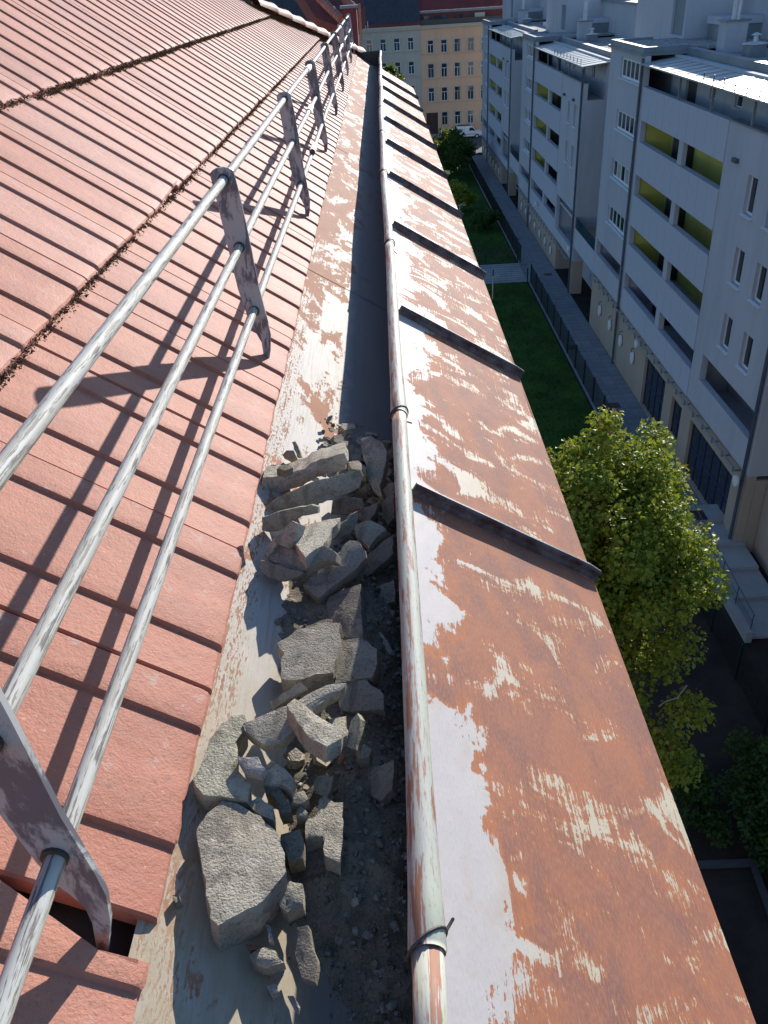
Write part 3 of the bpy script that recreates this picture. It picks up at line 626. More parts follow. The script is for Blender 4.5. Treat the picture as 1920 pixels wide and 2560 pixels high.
 ('mortar_shard', GB, [(865,1200),(950,1150),(958,1070),(1000,1033),(1060,1080),(1118,1088),(1113,1300),(1102,1482),(1000,1442),(980,1302),(858,1332)], 0.052, (0.05,-0.02,0.99), 0.034, 'rock', 'sunlit crust right of the biggest block, cut off by the shadow line'),
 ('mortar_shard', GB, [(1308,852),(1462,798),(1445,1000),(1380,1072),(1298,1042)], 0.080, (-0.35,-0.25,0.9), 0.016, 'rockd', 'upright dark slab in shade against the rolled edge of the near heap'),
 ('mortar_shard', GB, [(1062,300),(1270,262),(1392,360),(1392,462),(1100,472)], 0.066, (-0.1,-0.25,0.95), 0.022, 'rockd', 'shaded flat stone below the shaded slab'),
 ('mortar_shard', GB, [(1200,740),(1260,690),(1310,730),(1290,780),(1220,790)], 0.070, LEAN, 0.022, 'rock', 'small shaded stone by the greenish upright shard'),
 ('mortar_shard', GB, [(700,1300),(830,1265),(860,1340),(850,1460),(760,1480),(715,1400)], 0.046, LEAN, 0.028, 'soil', 'earthy lump between the biggest block and the sunlit crust'),
 ('mortar_shard', GB, [(470,1090),(560,1040),(640,1110),(650,1200),(590,1190)], 0.050, LEAN, 0.026, 'rock', 'earthy stone just behind the biggest block'),
 ('mortar_shard', GD, [(598,480),(640,418),(742,438),(742,542),(660,582),(618,552)], 0.042, LEAN, 0.026, 'rock', 'squarish stone right of the foot of the biggest block'),
 ('mortar_shard', GD, [(712,660),(766,648),(772,720),(822,860),(802,942),(740,922),(708,800)], 0.040, (-0.15,-0.15,0.97), 0.014, 'rockd', 'thin flat stone lying on the shadow line near the bottom'),
 ('mortar_shard', GD, [(456,800),(540,768),(602,780),(645,850),(560,864),(480,844)], 0.026, LEAN, 0.018, 'rock', 'crusty stone on the dirt below the biggest block'),
 ('mortar_shard', GD, [(552,960),(600,953),(612,985),(580,1003)], 0.016, LEAN, 0.014, 'rockw', 'small white pebble at the bottom of the gutter'),
 ('mortar_shard', GD, [(550,640),(580,650),(590,730),(560,735)], 0.024, LEAN, 0.010, 'rockw', 'pale splinter in the dirt below the biggest block'),
 ('mortar_shard', GD, [(60,500),(95,488),(105,515),(80,535)], 0.012, LEAN, 0.012, 'rock', 'lone small stone by the tile edge left of the biggest block'),
 ('terracotta_chip', GB, [(1072,812),(1100,738),(1128,770),(1092,838)], 0.078, (-0.2,-0.4,0.9), 0.008, 'rockt', 'orange clay chip standing in the near heap'),
 ('terracotta_chip', GD, [(440,750),(500,748),(515,770),(470,778)], 0.018, LEAN, 0.008, 'rockt', 'pinkish clay chip on the dirt below the biggest block'),
 ('terracotta_chip', GA, [(965,775),(1040,742),(1085,735),(1080,755),(1010,785)], 0.088, (0,-0.6,0.8), 0.006, 'rockt', 'thin brown clay flake on the dark block'),
 ('dry_leaf', GD, [(662,1022),(690,1018),(728,1075),(722,1108),(690,1092)], 0.010, (0.1,0.0,1), 0.0035, 'rockw', 'pale dry leaf lying in shade at the bottom edge'),
]
for i, (nm, (off, sc), px, h, nr, th, mt, lab) in enumerate(S):
    cat = {'terracotta_chip': 'clay chip', 'dry_leaf': 'leaf', 'cracked_slab': 'slab'}.get(nm, 'mortar shard')
    shard(nm, px, off, sc, h, nr, th, M[mt], lab, cat, 'broken pieces lying in the gutter' if nm == 'mortar_shard' else None, 0.0026 if mt in ('rock', 'rockm', 'soil') else 0.0016, i)

# more broken pieces too small to single out, packed between the slabs and against the rolled edge
V = []; F = []; rg = random.Random(77)
for _ in range(420):
    if rg.random() < .62: x = rg.uniform(-.085, -.018); y = rg.choice((rg.uniform(.62, 1.22), rg.uniform(1.22, 1.60)))
    else: x = rg.uniform(-.16, -.03); y = rg.choice((rg.uniform(.62, 1.05), rg.uniform(1.38, 1.60)))
    big_ = rg.random() ** 2; r = .005 + .018 * big_; n = (PN + Vector((rg.uniform(-.5, .3), rg.uniform(-.7, .3), 0))).normalized(); a = n.orthogonal().normalized(); c = n.cross(a); m = rg.randint(5, 7)
    hgt = rg.uniform(.012, .050) * (1 if x > -.1 else .7); cen = Vector((x, y, pan_z(x))) + PN * hgt; th = r * rg.uniform(.3, .7); b = len(V); cen.x = min(cen.x, -.004 - r * 1.2); rot = rg.uniform(0, 6.3); el = rg.uniform(.5, 1)
    for lvl in (0, 1):
        for i in range(m):
            an = rot + 2 * math.pi * i / m + rg.uniform(-.25, .25); rr = r * rg.uniform(.75, 1.15)
            V.append(tuple(cen + a * math.cos(an) * rr + c * math.sin(an) * rr * el - n * th * lvl))
    F.append(tuple(range(b, b + m))); F.append(tuple(range(b + 2 * m - 1, b + m - 1, -1)))
    for i in range(m): F.append((b + i, b + m + i, b + m + (i + 1) % m, b + (i + 1) % m))
me = bpy.data.meshes.new('rubble_fragments'); me.from_pydata(V, [], F); me.materials.append(M['rock']); me.update()
tag(link('rubble_fragments', me), 'small broken fragments packed between the slabs in the gutter', 'fragments', None, 'stuff')

# earth and grit washed together along the gutter
NX, NY = 60, 260; X0, X1, Y0, Y1 = -0.215, -0.002, 0.30, 2.02; V = []; F = []
def mound(x, y):
    h = -0.021
    for (cx, cy, rx, ry, a) in ((-0.05, 0.86, 0.10, 0.26, 0.058), (-0.035, 0.62, 0.075, 0.16, 0.044), (-0.02, 0.44, 0.05, 0.2, 0.024), (-0.10, 1.0, 0.09, 0.14, 0.040), (-0.03, 1.42, 0.08, 0.16, 0.050),
                             (-0.01, 1.2, 0.04, 0.25, 0.03), (-0.02, 0.2, 0.045, 0.4, 0.018), (-0.09, 0.60, 0.06, 0.09, 0.030), (-0.10, 0.82, 0.06, 0.13, 0.036), (-0.085, 0.52, 0.06, 0.08, 0.026), (-0.06, 1.12, 0.07, 0.12, 0.030)):
        h += 0.85 * a * math.exp(-((x - cx) / rx) ** 2 - ((y - cy) / ry) ** 2)
    p = Vector((x, y, 0))
    return h + 0.008 * noise.noise(p * 22) + 0.005 * noise.noise(p * 60) + 0.0028 * noise.noise(p * 150)
for j in range(NY + 1):
    for i in range(NX + 1):
        x = X0 + (X1 - X0) * i / NX; y = Y0 + (Y1 - Y0) * j / NY; q = Vector((x, y, pan_z(x))) + PN * mound(x, y); q.x = min(q.x, -0.001); V.append(tuple(q))
for j in range(NY):
    for i in range(NX):
        q = (j*(NX+1)+i, j*(NX+1)+i+1, (j+1)*(NX+1)+i+1, (j+1)*(NX+1)+i)
        if max((Vector(V[k]) - PQ).dot(PN) for k in q) > -0.003: F.append(q)
me = bpy.data.meshes.new('gutter_dirt'); me.from_pydata(V, [], F); me.materials.append(M['soil']); me.shade_smooth()
tag(link('gutter_dirt', me), 'dark earth and grit heaped along the bottom of the gutter', 'dirt', None, 'stuff')
ico = bmesh.new(); bmesh.ops.create_icosphere(ico, subdivisions=1, radius=1.0); ico.verts.ensure_lookup_table()
IV = np.array([v.co[:] for v in ico.verts]); IF = [tuple(v.index for v in f.verts) for f in ico.faces]; ico.free()
V = []; F = []; rg = random.Random(21); cnt = 0
while cnt < 2000:
    x = rg.triangular(-0.20, -0.004, -0.03); y = rg.uniform(0.34, 1.72)
    hgt = mound(x, y)
    if hgt < -0.004 and rg.random() > 0.10: continue
    r = min(0.006, 0.0013 * math.exp(abs(rg.gauss(0, 0.75)))); b = len(V)
    A = np.array([rg.uniform(0.6, 1.3), rg.uniform(0.6, 1.3), rg.uniform(0.5, 0.9)]) * r
    ang = rg.uniform(0, 6.3); c, s = math.cos(ang), math.sin(ang); cpos = np.array(Vector((x, y, pan_z(x))) + PN * (max(hgt, 0) + r * 0.3))
    if cpos[0] > -0.009: continue
    P = IV * A * (1 + np.array([[rg.uniform(-0.22, 0.22)] for _ in IV])); P = P @ np.array([[c, s, 0], [-s, c, 0], [0, 0, 1]])
    V.extend(map(tuple, P + cpos)); F.extend(tuple(b + k for k in f) for f in IF); cnt += 1
me = bpy.data.meshes.new('pebbles'); me.from_pydata(V, [], F); me.materials.append(M['pebble'])
tag(link('pebbles', me), 'small pebbles and crumbs scattered over the gutter dirt', 'pebbles', None, 'stuff')

# ================================================================== COURTYARD GROUND
GZ = -22.4
def flat(name, poly, mat, dz):
    mb = MB(); mb.prism([(x, y, GZ + dz - 0.3) for x, y in poly], (0, 0, 0.3)); return struct(mb.build(name, mat))
flat('ground', [(-400, -300), (500, -300), (500, 700), (-400, 700)], M['soilg'], 0.0)
flat('lawn_far', [(0.5, 76.2), (11.75, 76.2), (11.75, 128), (0.5, 128)], M['grass'], 0.03)
flat('lawn_near', [(0.5, 26.5), (11.75, 32), (11.75, 70.2), (0.5, 70.2)], M['grass'], 0.03)
flat('cross_path', [(0.5, 70.4), (11.9, 70.4), (11.9, 76.0), (0.5, 76.0)], M['concrete'], 0.02)
flat('street', [(-60, 133), (60, 133), (60, 149), (-60, 149)], M['asphalt'], 0.01)
flat('pavement', [(-60, 149), (60, 149), (60, 152.3), (-60, 152.3)], M['concrete'], 0.12)
flat('courtyard_slab', [(5.5, 9.0), (9.3, 9.0), (9.67, 14.65), (5.5, 14.65)], M['soilg'], 0.02)
kb = MB(); kb.box((5.5, 14.66, GZ), (9.85, 14.86, GZ + 0.14)); kb.hexa([(9.32, 9, GZ), (9.5, 9, GZ), (9.87, 14.655, GZ), (9.69, 14.655, GZ), (9.32, 9, GZ + .14), (9.5, 9, GZ + .14), (9.87, 14.655, GZ + .14), (9.69, 14.655, GZ + .14)])
struct(kb.build('slab_kerb', M['asphalt']))
# grass tufts so that the lawn has depth
V = []; F = []; rg = random.Random(8)
for _ in range(9000):
    y = 30 + 68 * rg.random() ** 1.3; x = rg.uniform(5.5, 11.7)
    if 70.2 < y < 76.2: continue
    hgt = rg.uniform(0.05, 0.13); a = rg.uniform(0, 6.3); w_ = rg.uniform(0.03, 0.08); b = len(V)
    V += [(x - w_ * math.cos(a), y - w_ * math.sin(a), GZ + 0.03), (x + w_ * math.cos(a), y + w_ * math.sin(a), GZ + 0.03), (x + rg.uniform(-.05, .05), y + rg.uniform(-.05, .05), GZ + 0.03 + hgt)]
    F.append((b, b + 1, b + 2))
me = bpy.data.meshes.new('grass'); me.from_pydata(V, [], F); me.materials.append(M['grass'])
tag(link('grass', me), 'short dark green grass of the shaded courtyard lawn', 'grass', None, 'stuff')
# paved path along the apartment building
path_bed = flat('paved_path', [(11.9, 33), (14.72, 33), (14.72, 131), (11.9, 131)], M['darkmetal'], 0.02)
sm = MB().box((-0.345, -0.345, -0.03), (0.345, 0.345, 0.0)).mesh('paving_slab', M['paving'])
rest = MB(); cnt = 0
for j in range(140):
    y = 33.36 + 0.70 * j
    for i in range(4):
        x = 12.26 + 0.705 * i
        if cnt < 300:
            o = link('paving_slab', sm, path_bed); o.location = (x, y, GZ + 0.055 + 0.004 * noise.noise((x * 3, y * 3, 0))); cnt += 1
        elif y < 131: rest.box((x - .345, y - .345, GZ + .02), (x + .345, y + .345, GZ + 0.055))
ro = rest.build('far_paving', M['paving'], path_bed); ro['kind'] = 'stuff'
for (x, y) in ((12.6, 55.0), (13.9, 72.0), (12.8, 84.0), (13.2, 45.5)):
    d = MB(); d.box((x - .35, y - .35, GZ + .05), (x + .35, y + .35, GZ + .066)); 
    for k in range(5): d.box((x - .3, y - .28 + .13 * k, GZ + .066), (x + .3, y - .22 + .13 * k, GZ + .072))
    tag(d.build('drain_cover', M['darkmetal']), f'dark square drain cover on the path, {"nearest" if y < 50 else "second nearest" if y < 60 else "second farthest" if y < 75 else "farthest"} from the maple tree', 'drain cover', 'drain covers in the path')

# ------------------------------------------------------------------ fences
def fence(y0, y1, label, x=12.05, z1=GZ + 1.63, axis='y', step=2.68):
    n = max(1, round(abs(y1 - y0) / step)); st = (y1 - y0) / n
    base = (x, y0, GZ) if axis == 'y' else (y0, x, GZ)
    f = thing('mesh_fence', label, 'fence', base, 'green mesh fences in the courtyard')
    P = lambda a, b, z: (b, a, z) if axis == 'y' else (a, b, z)
    for k in range(n + 1):
        y = y0 + st * k; MB().box(P(y - .045, x - .045, GZ), P(y + .045, x + .045, z1 + .04)).build('fence_post', M['fence'], f)
    pm_ = None
    for k in range(n):
        y = y0 + st * k
        if pm_ is None:
            mb = MB(); a, b = 0.04, st - 0.04; m = max(4, int(abs(b - a) / 0.10))
            for i in range(m + 1): t = a + (b - a) * i / m; mb.box(P(t - .006, -.006, 0.05), P(t + .006, .006, 1.6))
            for i in range(9): z = 0.06 + 0.19 * i; mb.box(P(a, .007, z - .006), P(b, .021, z + .006))
            pm_ = mb.mesh('mesh_panel', M['fence'])
        o = link('mesh_panel', pm_, f); o.location = P(y - y0, 0, 0) if axis == 'y' else (y - y0, 0, 0)
    return f
fence(19.7, 70.0, 'long dark green mesh fence between near lawn and paved path')
fence(76.0, 128.0, 'dark green mesh fence between far lawn and paved path')
fence(3.0, 11.8, 'low dark mesh fence along the far edge of the cross path', x=76.1, axis='x', z1=GZ + 1.2)
fence(3.0, 11.8, 'low dark mesh fence along the near edge of the cross path', x=70.3, axis='x', z1=GZ + 1.2)
# washing-line poles
for (x, y, lab) in ((8.35, 66.3, 'pale washing line pole with cross arms on the near lawn'), (7.9, 92.0, 'pale washing line pole half hidden by shrubs on the far lawn')):
    p = thing('washing_pole', lab, 'pole', (x, y, GZ), 'washing line poles on the lawns')
    MB().tube([(x, y, GZ), (x, y, GZ + 1.9)], 0.05, 8).build('pole', M['trim'], p)
    MB().tube([(x - .65, y, GZ + 1.82), (x + .65, y, GZ + 1.82)], 0.045, 8).build('cross_arm', M['trim'], p)
    MB().tube([(x + .1, y, GZ + 1.9), (x + .5, y - .5, GZ + 2.2), (x + .65, y, GZ + 1.87)], 0.03, 8).build('brace', M['trim'], p)
# broad concrete steps with a hand rail, right of the maple
stp = thing('concrete_steps', 'broad pale concrete steps with slim hand rail beside the building', 'steps', (14.3, 28, GZ))
for i, (ya, yb) in enumerate(((31.7, 33.0), (30.0, 31.7), (28.4, 30.0), (26.6, 28.4), (24.4, 26.6))):
    MB().box((13.35, ya + 0.004, GZ), (15.2, yb, GZ + 0.75 - 0.15 * i)).build('step', M['concrete'], stp)
MB().box((13.1, 24.2, GZ), (13.345, 33.0, GZ + 0.5)).build('side_wall', M['concrete'], stp)
hr = MB().tube([(13.3, 24.3, GZ + 1.25), (13.3, 32.6, GZ + 1.75)], 0.02, 8).tube([(13.3, 24.3, GZ + .85), (13.3, 32.6, GZ + 1.35)], 0.012, 8).build('hand_rail', M['pipe_d'], stp)
for k in range(6):
    y = 24.4 + 1.6 * k; MB().tube([(13.3, y, GZ + .48), (13.3, y, GZ + 1.26 + .0602 * (y - 24.3))], 0.02, 8).build('rail_post', M['pipe_d'], stp)
tag(MB().prism([(13.36, 31.72, GZ + .755), (14.1, 31.72, GZ + .755), (14.1, 32.5, GZ + .755), (13.5, 32.5, GZ + .755)], (0, 0, .02)).build('doormat', M['brown']), 'brown doormat on the top concrete step', 'doormat')

# ================================================================== APARTMENT WINGS
FX = 14.72
def wall_holes(mb, x0, x1, ya, yb, za, zb, holes):
    """Boxes that fill the rectangle ya..yb, za..zb of a wall (thickness x0..x1) around the openings."""
    yy = sorted({ya, yb, *[min(max(h[i], ya), yb) for h in holes for i in (0, 1)]}); 
    for a, b in zip(yy, yy[1:]):
        if b - a < 1e-4: continue
        segs = [(za, zb)]
        for h in holes:
            if h[0] <= a + 1e-5 and h[1] >= b - 1e-5:
                new = []
                for s, e in segs:
                    if h[3] <= s or h[2] >= e: new.append((s, e)); continue
                    if h[2] > s: new.append((s, h[2]))
                    if h[3] < e: new.append((h[3], e))
                segs = new
        for s, e in segs:
            if e - s > 1e-4: mb.box((x0, a, s), (x1, b, e))
def window(parent, x, ya, yb, za, zb, n=1, sill=True, depth=0.14, fr=0.055, mat='glass', curtain=False):
    """Window in a wall that faces -x; ya..yb along the wall."""
    f = MB(); xa, xb = x + depth, x + depth + 0.06
    f.box((xa, ya, za), (xb, yb, za + fr)); f.box((xa, ya, zb - fr), (xb, yb, zb)); st = (yb - ya) / n
    for k in range(n + 1):
        c = ya + st * k; lo = max(ya, c - fr * (0.5 if 0 < k < n else 1)); hi = min(yb, c + fr * (0.5 if 0 < k < n else 1))
        f.box((xa - 0.002, lo, za + fr), (xb + 0.002, hi, zb - fr))
    o = f.build('window', M['frame'], parent)
    for k in range(n):
        MB().box((xa + .025, ya + st * k + fr * .6, za + fr * .9), (xa + .035, ya + st * (k + 1) - fr * .6, zb - fr * .9)).build('pane', M['curtain' if curtain and k % 2 else mat], o)
    if sill: MB().hexa([(x - .10, ya - .08, za - .07), (x + depth - .003, ya - .08, za - .05), (x + depth - .003, yb + .08, za - .05), (x - .10, yb + .08, za - .07), (x - .10, ya - .08, za - .045), (x + depth - .003, ya - .08, za - .003), (x + depth - .003, yb + .08, za - .003), (x - .10, yb + .08, za - .045)]).build('sill', M['frame'], o)
    return o
def wing(label, YF, Z0, near=False, tail=29.5):
    w_ = thing('apartment_wing', label, 'building', (FX, YF - 14, GZ), 'apartment wings across the courtyard')
    Y = lambda t: YF - t
    WT = [Z0 - 0.36 - 2.85 * k for k in range(4)]                      # window heads
    GT = [Z0 - 3.14 - 2.88 * k for k in range(3)]                      # gallery heads
    holes = [(Y(7.4), Y(2.7), t - 1.1, t) for t in WT]
    holes += [(Y(21.4), Y(8.3), g - 1.13, g) for g in GT]
    g4 = Z0 - 11.75; holes += [(Y(7.0), Y(0.5), g4 - 1.0, g4), (Y(15.0), Y(8.3), g4 - 1.0, g4), (Y(21.4), Y(15.7), g4 - 1.0, g4)]
    if near: holes.append((Y(29.0), Y(22.6), g4 - 1.0, g4 + 0.3))
    else: holes.append((Y(29.2), Y(21.9), g4 - 1.6, g4 + 1.2))
    nar = [(t, z) for z in (GT[0] + 0.05, GT[1] + 0.05, GT[2] + 0.05) for t in (24.25, 26.55)]
    if not near: nar = nar[:4]
    holes += [(Y(t + 0.98), Y(t), z - 1.5, z) for t, z in nar]
    holes.append((Y(29.6), Y(7.9), Z0 - 1.47, Z0 + 1))
    zb = Z0 - 14.2
    mb = MB(); wall_holes(mb, FX, FX + 0.30, Y(tail), Y(0), zb, Z0, holes)
    mb.box((FX + 0.301, Y(0) - 0.3, zb), (FX + 11, Y(0), Z0)); mb.box((FX + 0.301, Y(tail), zb), (FX + 11, Y(tail) + 0.3, Z0 - 2.55))
    mb.build('wall', M['white'], w_)
    # body behind the galleries, floor slabs
    bd = MB(); bd.box((FX + 1.95, Y(tail) + 0.301, GZ), (FX + 11, Y(0) - 0.301, Z0 - 0.12)); bd.build('core_wall', M['white'], w_)
    fl = MB()
    for z in [Z0 - 2.62, Z0 - 5.5, Z0 - 8.4, Z0 - 11.2, Z0 - 13.9]: fl.box((FX + 0.302, Y(tail) + .302, z - 0.2), (FX + 1.945, Y(0) - .302, z))
    fl.build('gallery_floor', M['white'], w_)
    for i, g in enumerate(GT + [g4]):
        ye = MB(); ye.box((FX + 1.85, Y(21.4), g - 2.3), (FX + 1.948, Y(8.2), g + 0.3)); ye.box((FX + 0.303, Y(8.2), g - 2.3), (FX + 1.848, Y(8.1), g + 0.3)); ye.box((FX + 0.303, Y(21.6), g - 2.3), (FX + 1.848, Y(21.5), g + 0.3))
        ye.build('gallery_back_wall', M['yellow' if i < 3 else 'white'], w_)
        if i < 3: MB().box((FX + 0.05, Y(15.75), g - 1.125), (FX + 0.28, Y(15.1), g - 0.004)).build('column', M['white'], w_)
        for (t0, t1) in ((9.9, 12.3),):
            d = MB().box((FX + 1.45, Y(t1), g - 2.25), (FX + 1.84, Y(t0), g + 0.25)).build('stair_door', M['door'], w_)
            MB().box((FX + 1.44, Y(t0 + .02), g - 2.25), (FX + 1.55, Y(t0 - .10), g + .25)).build('door_frame', M['zinc'], d)
        if i < 3:
            for t in (17.6, 20.2):
                window(w_, FX + 1.70, Y(t + 0.7), Y(t), g - 0.75, g - 0.15, 1, False, 0.05)
    # parapet panels of the galleries
    pmz = {}
    for i, (za, zt) in enumerate([(GT[0] + 0.004, Z0 - 1.47)] + [(GT[k + 1] + 0.004, GT[k] - 1.13) for k in range(2)] + [(g4 + 0.004, GT[2] - 1.13), (zb, g4 - 1.0)]):
        for k in range(10):
            ya = Y(8.3 + 1.31 * (k + 1)) + 0.012; yb = Y(8.3 + 1.31 * k) - 0.012
            key = i
            if key not in pmz: pmz[key] = MB().box((-0.035, 0, 0), (-0.003, yb - ya, zt - za)).mesh('parapet_panel', M['panel'])
            o = link('parapet_panel', pmz[key], w_); o.location = Vector((FX, ya, za)) - Vector(w_.location)
    for i, t in enumerate(WT): window(w_, FX, Y(7.4), Y(2.7), t - 1.1, t, 5, True, 0.12, 0.13, 'glass', i == 2)
    for t, z in nar: window(w_, FX, Y(t + 0.98), Y(t), z - 1.5, z, 1, True, 0.16, 0.09)
    for t in ((22.6,) if near else (22.6, 26.2)): MB().box((FX - .16, Y(t + .45), GT[0] + .25), (FX - .002, Y(t), GT[0] + .42)).build('wall_spout', M['pipe_d'], w_)
    # roof: capped corner block, terrace canopy, parapet, gravel
    cp = MB(); cp.box((FX - .18, Y(7.75), Z0 + .004), (FX + 2.6, Y(-.15), Z0 + .14)); cp.box((FX - .05, Y(7.6), Z0 + .14), (FX + .25, Y(0), Z0 + .42)); cp.box((FX + .25, Y(7.6), Z0 + .141), (FX + 2.5, Y(7.3), Z0 + .42)); cp.box((FX + .25, Y(.3), Z0 + .141), (FX + 2.5, Y(0), Z0 + .42))
    cp.build('roof_coping', M['zinc'], w_)
    MB().box((FX + .251, Y(7.299), Z0 + .15), (FX + 11, Y(.301), Z0 + .30)).build('corner_gravel', M['roofgravel'], w_)
    MB().box((FX + 2.75, Y(tail), Z0 - .115), (FX + 11, Y(7.76), Z0 + .05)).build('roof_gravel', M['roofgravel'], w_)
    MB().box((FX + 2.3, Y(tail), Z0 - .3), (FX + 2.74, Y(7.76), Z0 + .30)).build('roof_parapet', M['zinc'], w_)
    tb = MB(); wall_holes(tb, FX + 1.65, FX + 1.94, Y(tail) + .301, Y(7.7), Z0 - 2.6, Z0 - .01, [(Y(12.0), Y(10.2), Z0 - 2.4, Z0 - .45), (Y(14.7), Y(13.9), Z0 - 1.5, Z0 - .7), (Y(18.2), Y(17.3), Z0 - 1.5, Z0 - .7), (Y(22.6), Y(21.7), Z0 - 2.4, Z0 - .45), (Y(25.4), Y(24.4), Z0 - 1.6, Z0 - .6)])
    tb.build('terrace_wall', M['white'], w_)
    MB().box((FX + 1.80, Y(12.0), Z0 - 2.4), (FX + 1.9, Y(10.2), Z0 - .45)).build('terrace_door', M['door'], w_)
    MB().box((FX + 1.80, Y(22.6), Z0 - 2.4), (FX + 1.9, Y(21.7), Z0 - .45)).build('terrace_door', M['frame'], w_)
    for a, b, lo in ((13.9, 14.7, 1.5), (17.3, 18.2, 1.5), (24.4, 25.4, 1.6)): window(w_, FX + 1.65, Y(b), Y(a), Z0 - lo, Z0 - .7 + (.1 if lo > 1.55 else 0), 1, True, 0.1)
    cn = MB(); cn.hexa([(FX - .25, Y(tail) - .1, Z0 - .40), (FX - .25, Y(7.78), Z0 - .40), (FX + 2.28, Y(7.78), Z0 - .12), (FX + 2.28, Y(tail) - .1, Z0 - .12), (FX - .25, Y(tail) - .1, Z0 - .33), (FX - .25, Y(7.78), Z0 - .33), (FX + 2.28, Y(7.78), Z0 - .05), (FX + 2.28, Y(tail) - .1, Z0 - .05)])
    can = cn.build('canopy', M['canopy'], w_)
    for k in range(18):
        t = 9 + 1.15 * k; MB().hexa([(FX - .2, Y(t), Z0 - .33), (FX + 2.25, Y(t), Z0 - .06), (FX + 2.25, Y(t) + .04, Z0 - .06), (FX - .2, Y(t) + .04, Z0 - .33), (FX - .2, Y(t), Z0 - .295), (FX + 2.25, Y(t), Z0 - .025), (FX + 2.25, Y(t) + .04, Z0 - .025), (FX - .2, Y(t) + .04, Z0 - .295)]).build('canopy_seam', M['canopy'], can)
    for k in range(9): t = 17.5 + 1.3 * k; MB().box((FX - .02, Y(t) - .02, Z0 - .31), (FX + .02, Y(t) + .02, Z0 + .02)).build('snow_hook', M['pipe_d'], can)
    for t in (14.0, 18.7, 23.5, 28.9): MB().box((FX + .05, Y(t) - .05, Z0 - 1.47), (FX + .15, Y(t) + .05, Z0 - .39)).build('canopy_post', M['zinc'], w_)
    MB().box((FX - .06, Y(tail), Z0 - 1.468), (FX + .36, Y(21.45), Z0 - 1.40)).build('terrace_coping', M['zinc'], w_)
    # rain pipes
    for t in (7.72, tail - .25):
        zt = Z0 - .1 if t < 10 else Z0 - .5
        MB().tube([(FX - .10, Y(t), zt), (FX - .10, Y(t), GZ + .02)], 0.075, 10).build('downpipe', M['pipe_d'], w_)
    # lighting pipe on brackets under the first floor
    zp = zb - 0.02; zp = max(zp, -19.8)
    MB().tube([(FX - .28, Y(tail - .6), zp), (FX - .28, Y(.6), zp)], 0.05, 8).build('bracket_pipe', M['zinc'], w_)
    for k in range(22):
        y = Y(.8 + (tail - 1.6) * k / 21); bk = MB(); bk.box((FX - .36, y - .03, zp - .14), (FX - .004, y + .03, zp - .07)); bk.box((FX - .36, y - .03, zp - .068), (FX - .31, y + .03, zp + .16)); bk.build('bracket', M['zinc'], w_)
    # ground floor
    gend = tail if near else 22.5
    gh = [(Y(18.0), Y(14.1), GZ + .12, GZ + 3.2), (Y(20.9), Y(19.3), GZ + .9, GZ + 3.0), (Y(28.0), Y(22.3), GZ + .12, GZ + 3.1)] if near else []
    gm = MB(); wall_holes(gm, FX + .04, FX + .4, Y(gend), Y(0), GZ, zb - .004, gh)
    gm.box((FX + .41, Y(gend), GZ), (FX + 1.94, Y(gend) + .3, zb - .21)); gm.build('ground_floor_wall', M['beige'], w_)
    if not near: MB().box((FX + .04, Y(tail) - .0, GZ), (FX + .9, Y(tail) + .8, zb - .004)).build('pillar', M['beige'], w_)
    for h in gh:
        n = max(2, round((h[1] - h[0]) / 1.0)); st = (h[1] - h[0]) / n; fm = MB()
        for k in range(n + 1): fm.box((FX + .2, h[0] + st * k - .06, h[2]), (FX + .28, h[0] + st * k + .06, h[3]))
        fm.box((FX + .198, h[0], (h[2] + h[3]) / 2 - .05), (FX + .282, h[1], (h[2] + h[3]) / 2 + .05)); g_ = fm.build('glazed_door', M['bluef'], w_)
        for k in range(n): MB().box((FX + .235, h[0] + st * k + .06, h[2]), (FX + .245, h[0] + st * (k + 1) - .06, h[3])).build('pane', M['glass'], g_)
    lz = GZ + 2.1 if near else GZ + 1.15
    for k in range(4 if near else 7):
        y = Y(3.1 + 2.9 * k); l_ = MB(); c = Vector((FX - .10, y, lz)); ring = [c + Vector((0, math.cos(a) * .28 * (1 - .25 * max(0, -math.sin(a))), math.sin(a) * .40)) for a in np.linspace(0, 2 * math.pi, 18, False)]
        lo = l_.prism(ring, (0.09, 0, 0)).build('wall_lamp', M['frame'], w_)
        MB().tube([(FX + .04, y, lz + .62), (FX - .14, y, lz + .60), (FX - .12, y, lz + .38)], 0.03, 6).build('lamp_arm', M['pipe_d'], lo)
    for (t, z) in ((13.2, -18.85), (29.2, -18.8)): MB().tube([(FX - .30, Y(t), z), (FX - .38, Y(t), z)], .25, 16).build('wall_lamp', M['frame'], w_)
    # penthouse storey set back on the roof
    PX = FX + 3.95; ph = MB()
    wall_holes(ph, PX, PX + .3, Y(1.6) , Y(-9.5) , Z0 - .1, Z0 + 3.3, [(Y(1.4) + .1, Y(1.4) + 2.5, Z0 + .45, Z0 + 2.6)])
    ph.box((PX + .301, Y(1.6), Z0 - .1), (PX + 7.0, Y(1.6) + .3, Z0 + 3.3)); ph.box((PX + 3.5, Y(tail) , Z0 - .1), (PX + 7.0, Y(1.6) - .004, Z0 + 2.75)); ph.box((PX + .302, Y(-9.5) - .3, Z0 - .1), (PX + 7, Y(-9.5), Z0 + 3.3))
    ph.box((PX + 3.4, Y(1.2), Z0 + 3.455), (PX + 7.5, Y(-9.0), Z0 + 6.5))  # unseen block added on top so its shadow falls across the canopy
    ph.build('penthouse_wall', M['white'], w_)
    MB().box((PX + .15, Y(1.4) + .1, Z0 + .45), (PX + .2, Y(1.4) + 2.5, Z0 + 2.6)).build('window_blind', M['blind'], w_)
    MB().box((PX - .1, Y(1.7), Z0 + 3.31), (PX + 7.1, Y(-9.6), Z0 + 3.45)).build('penthouse_coping', M['zinc'], w_)
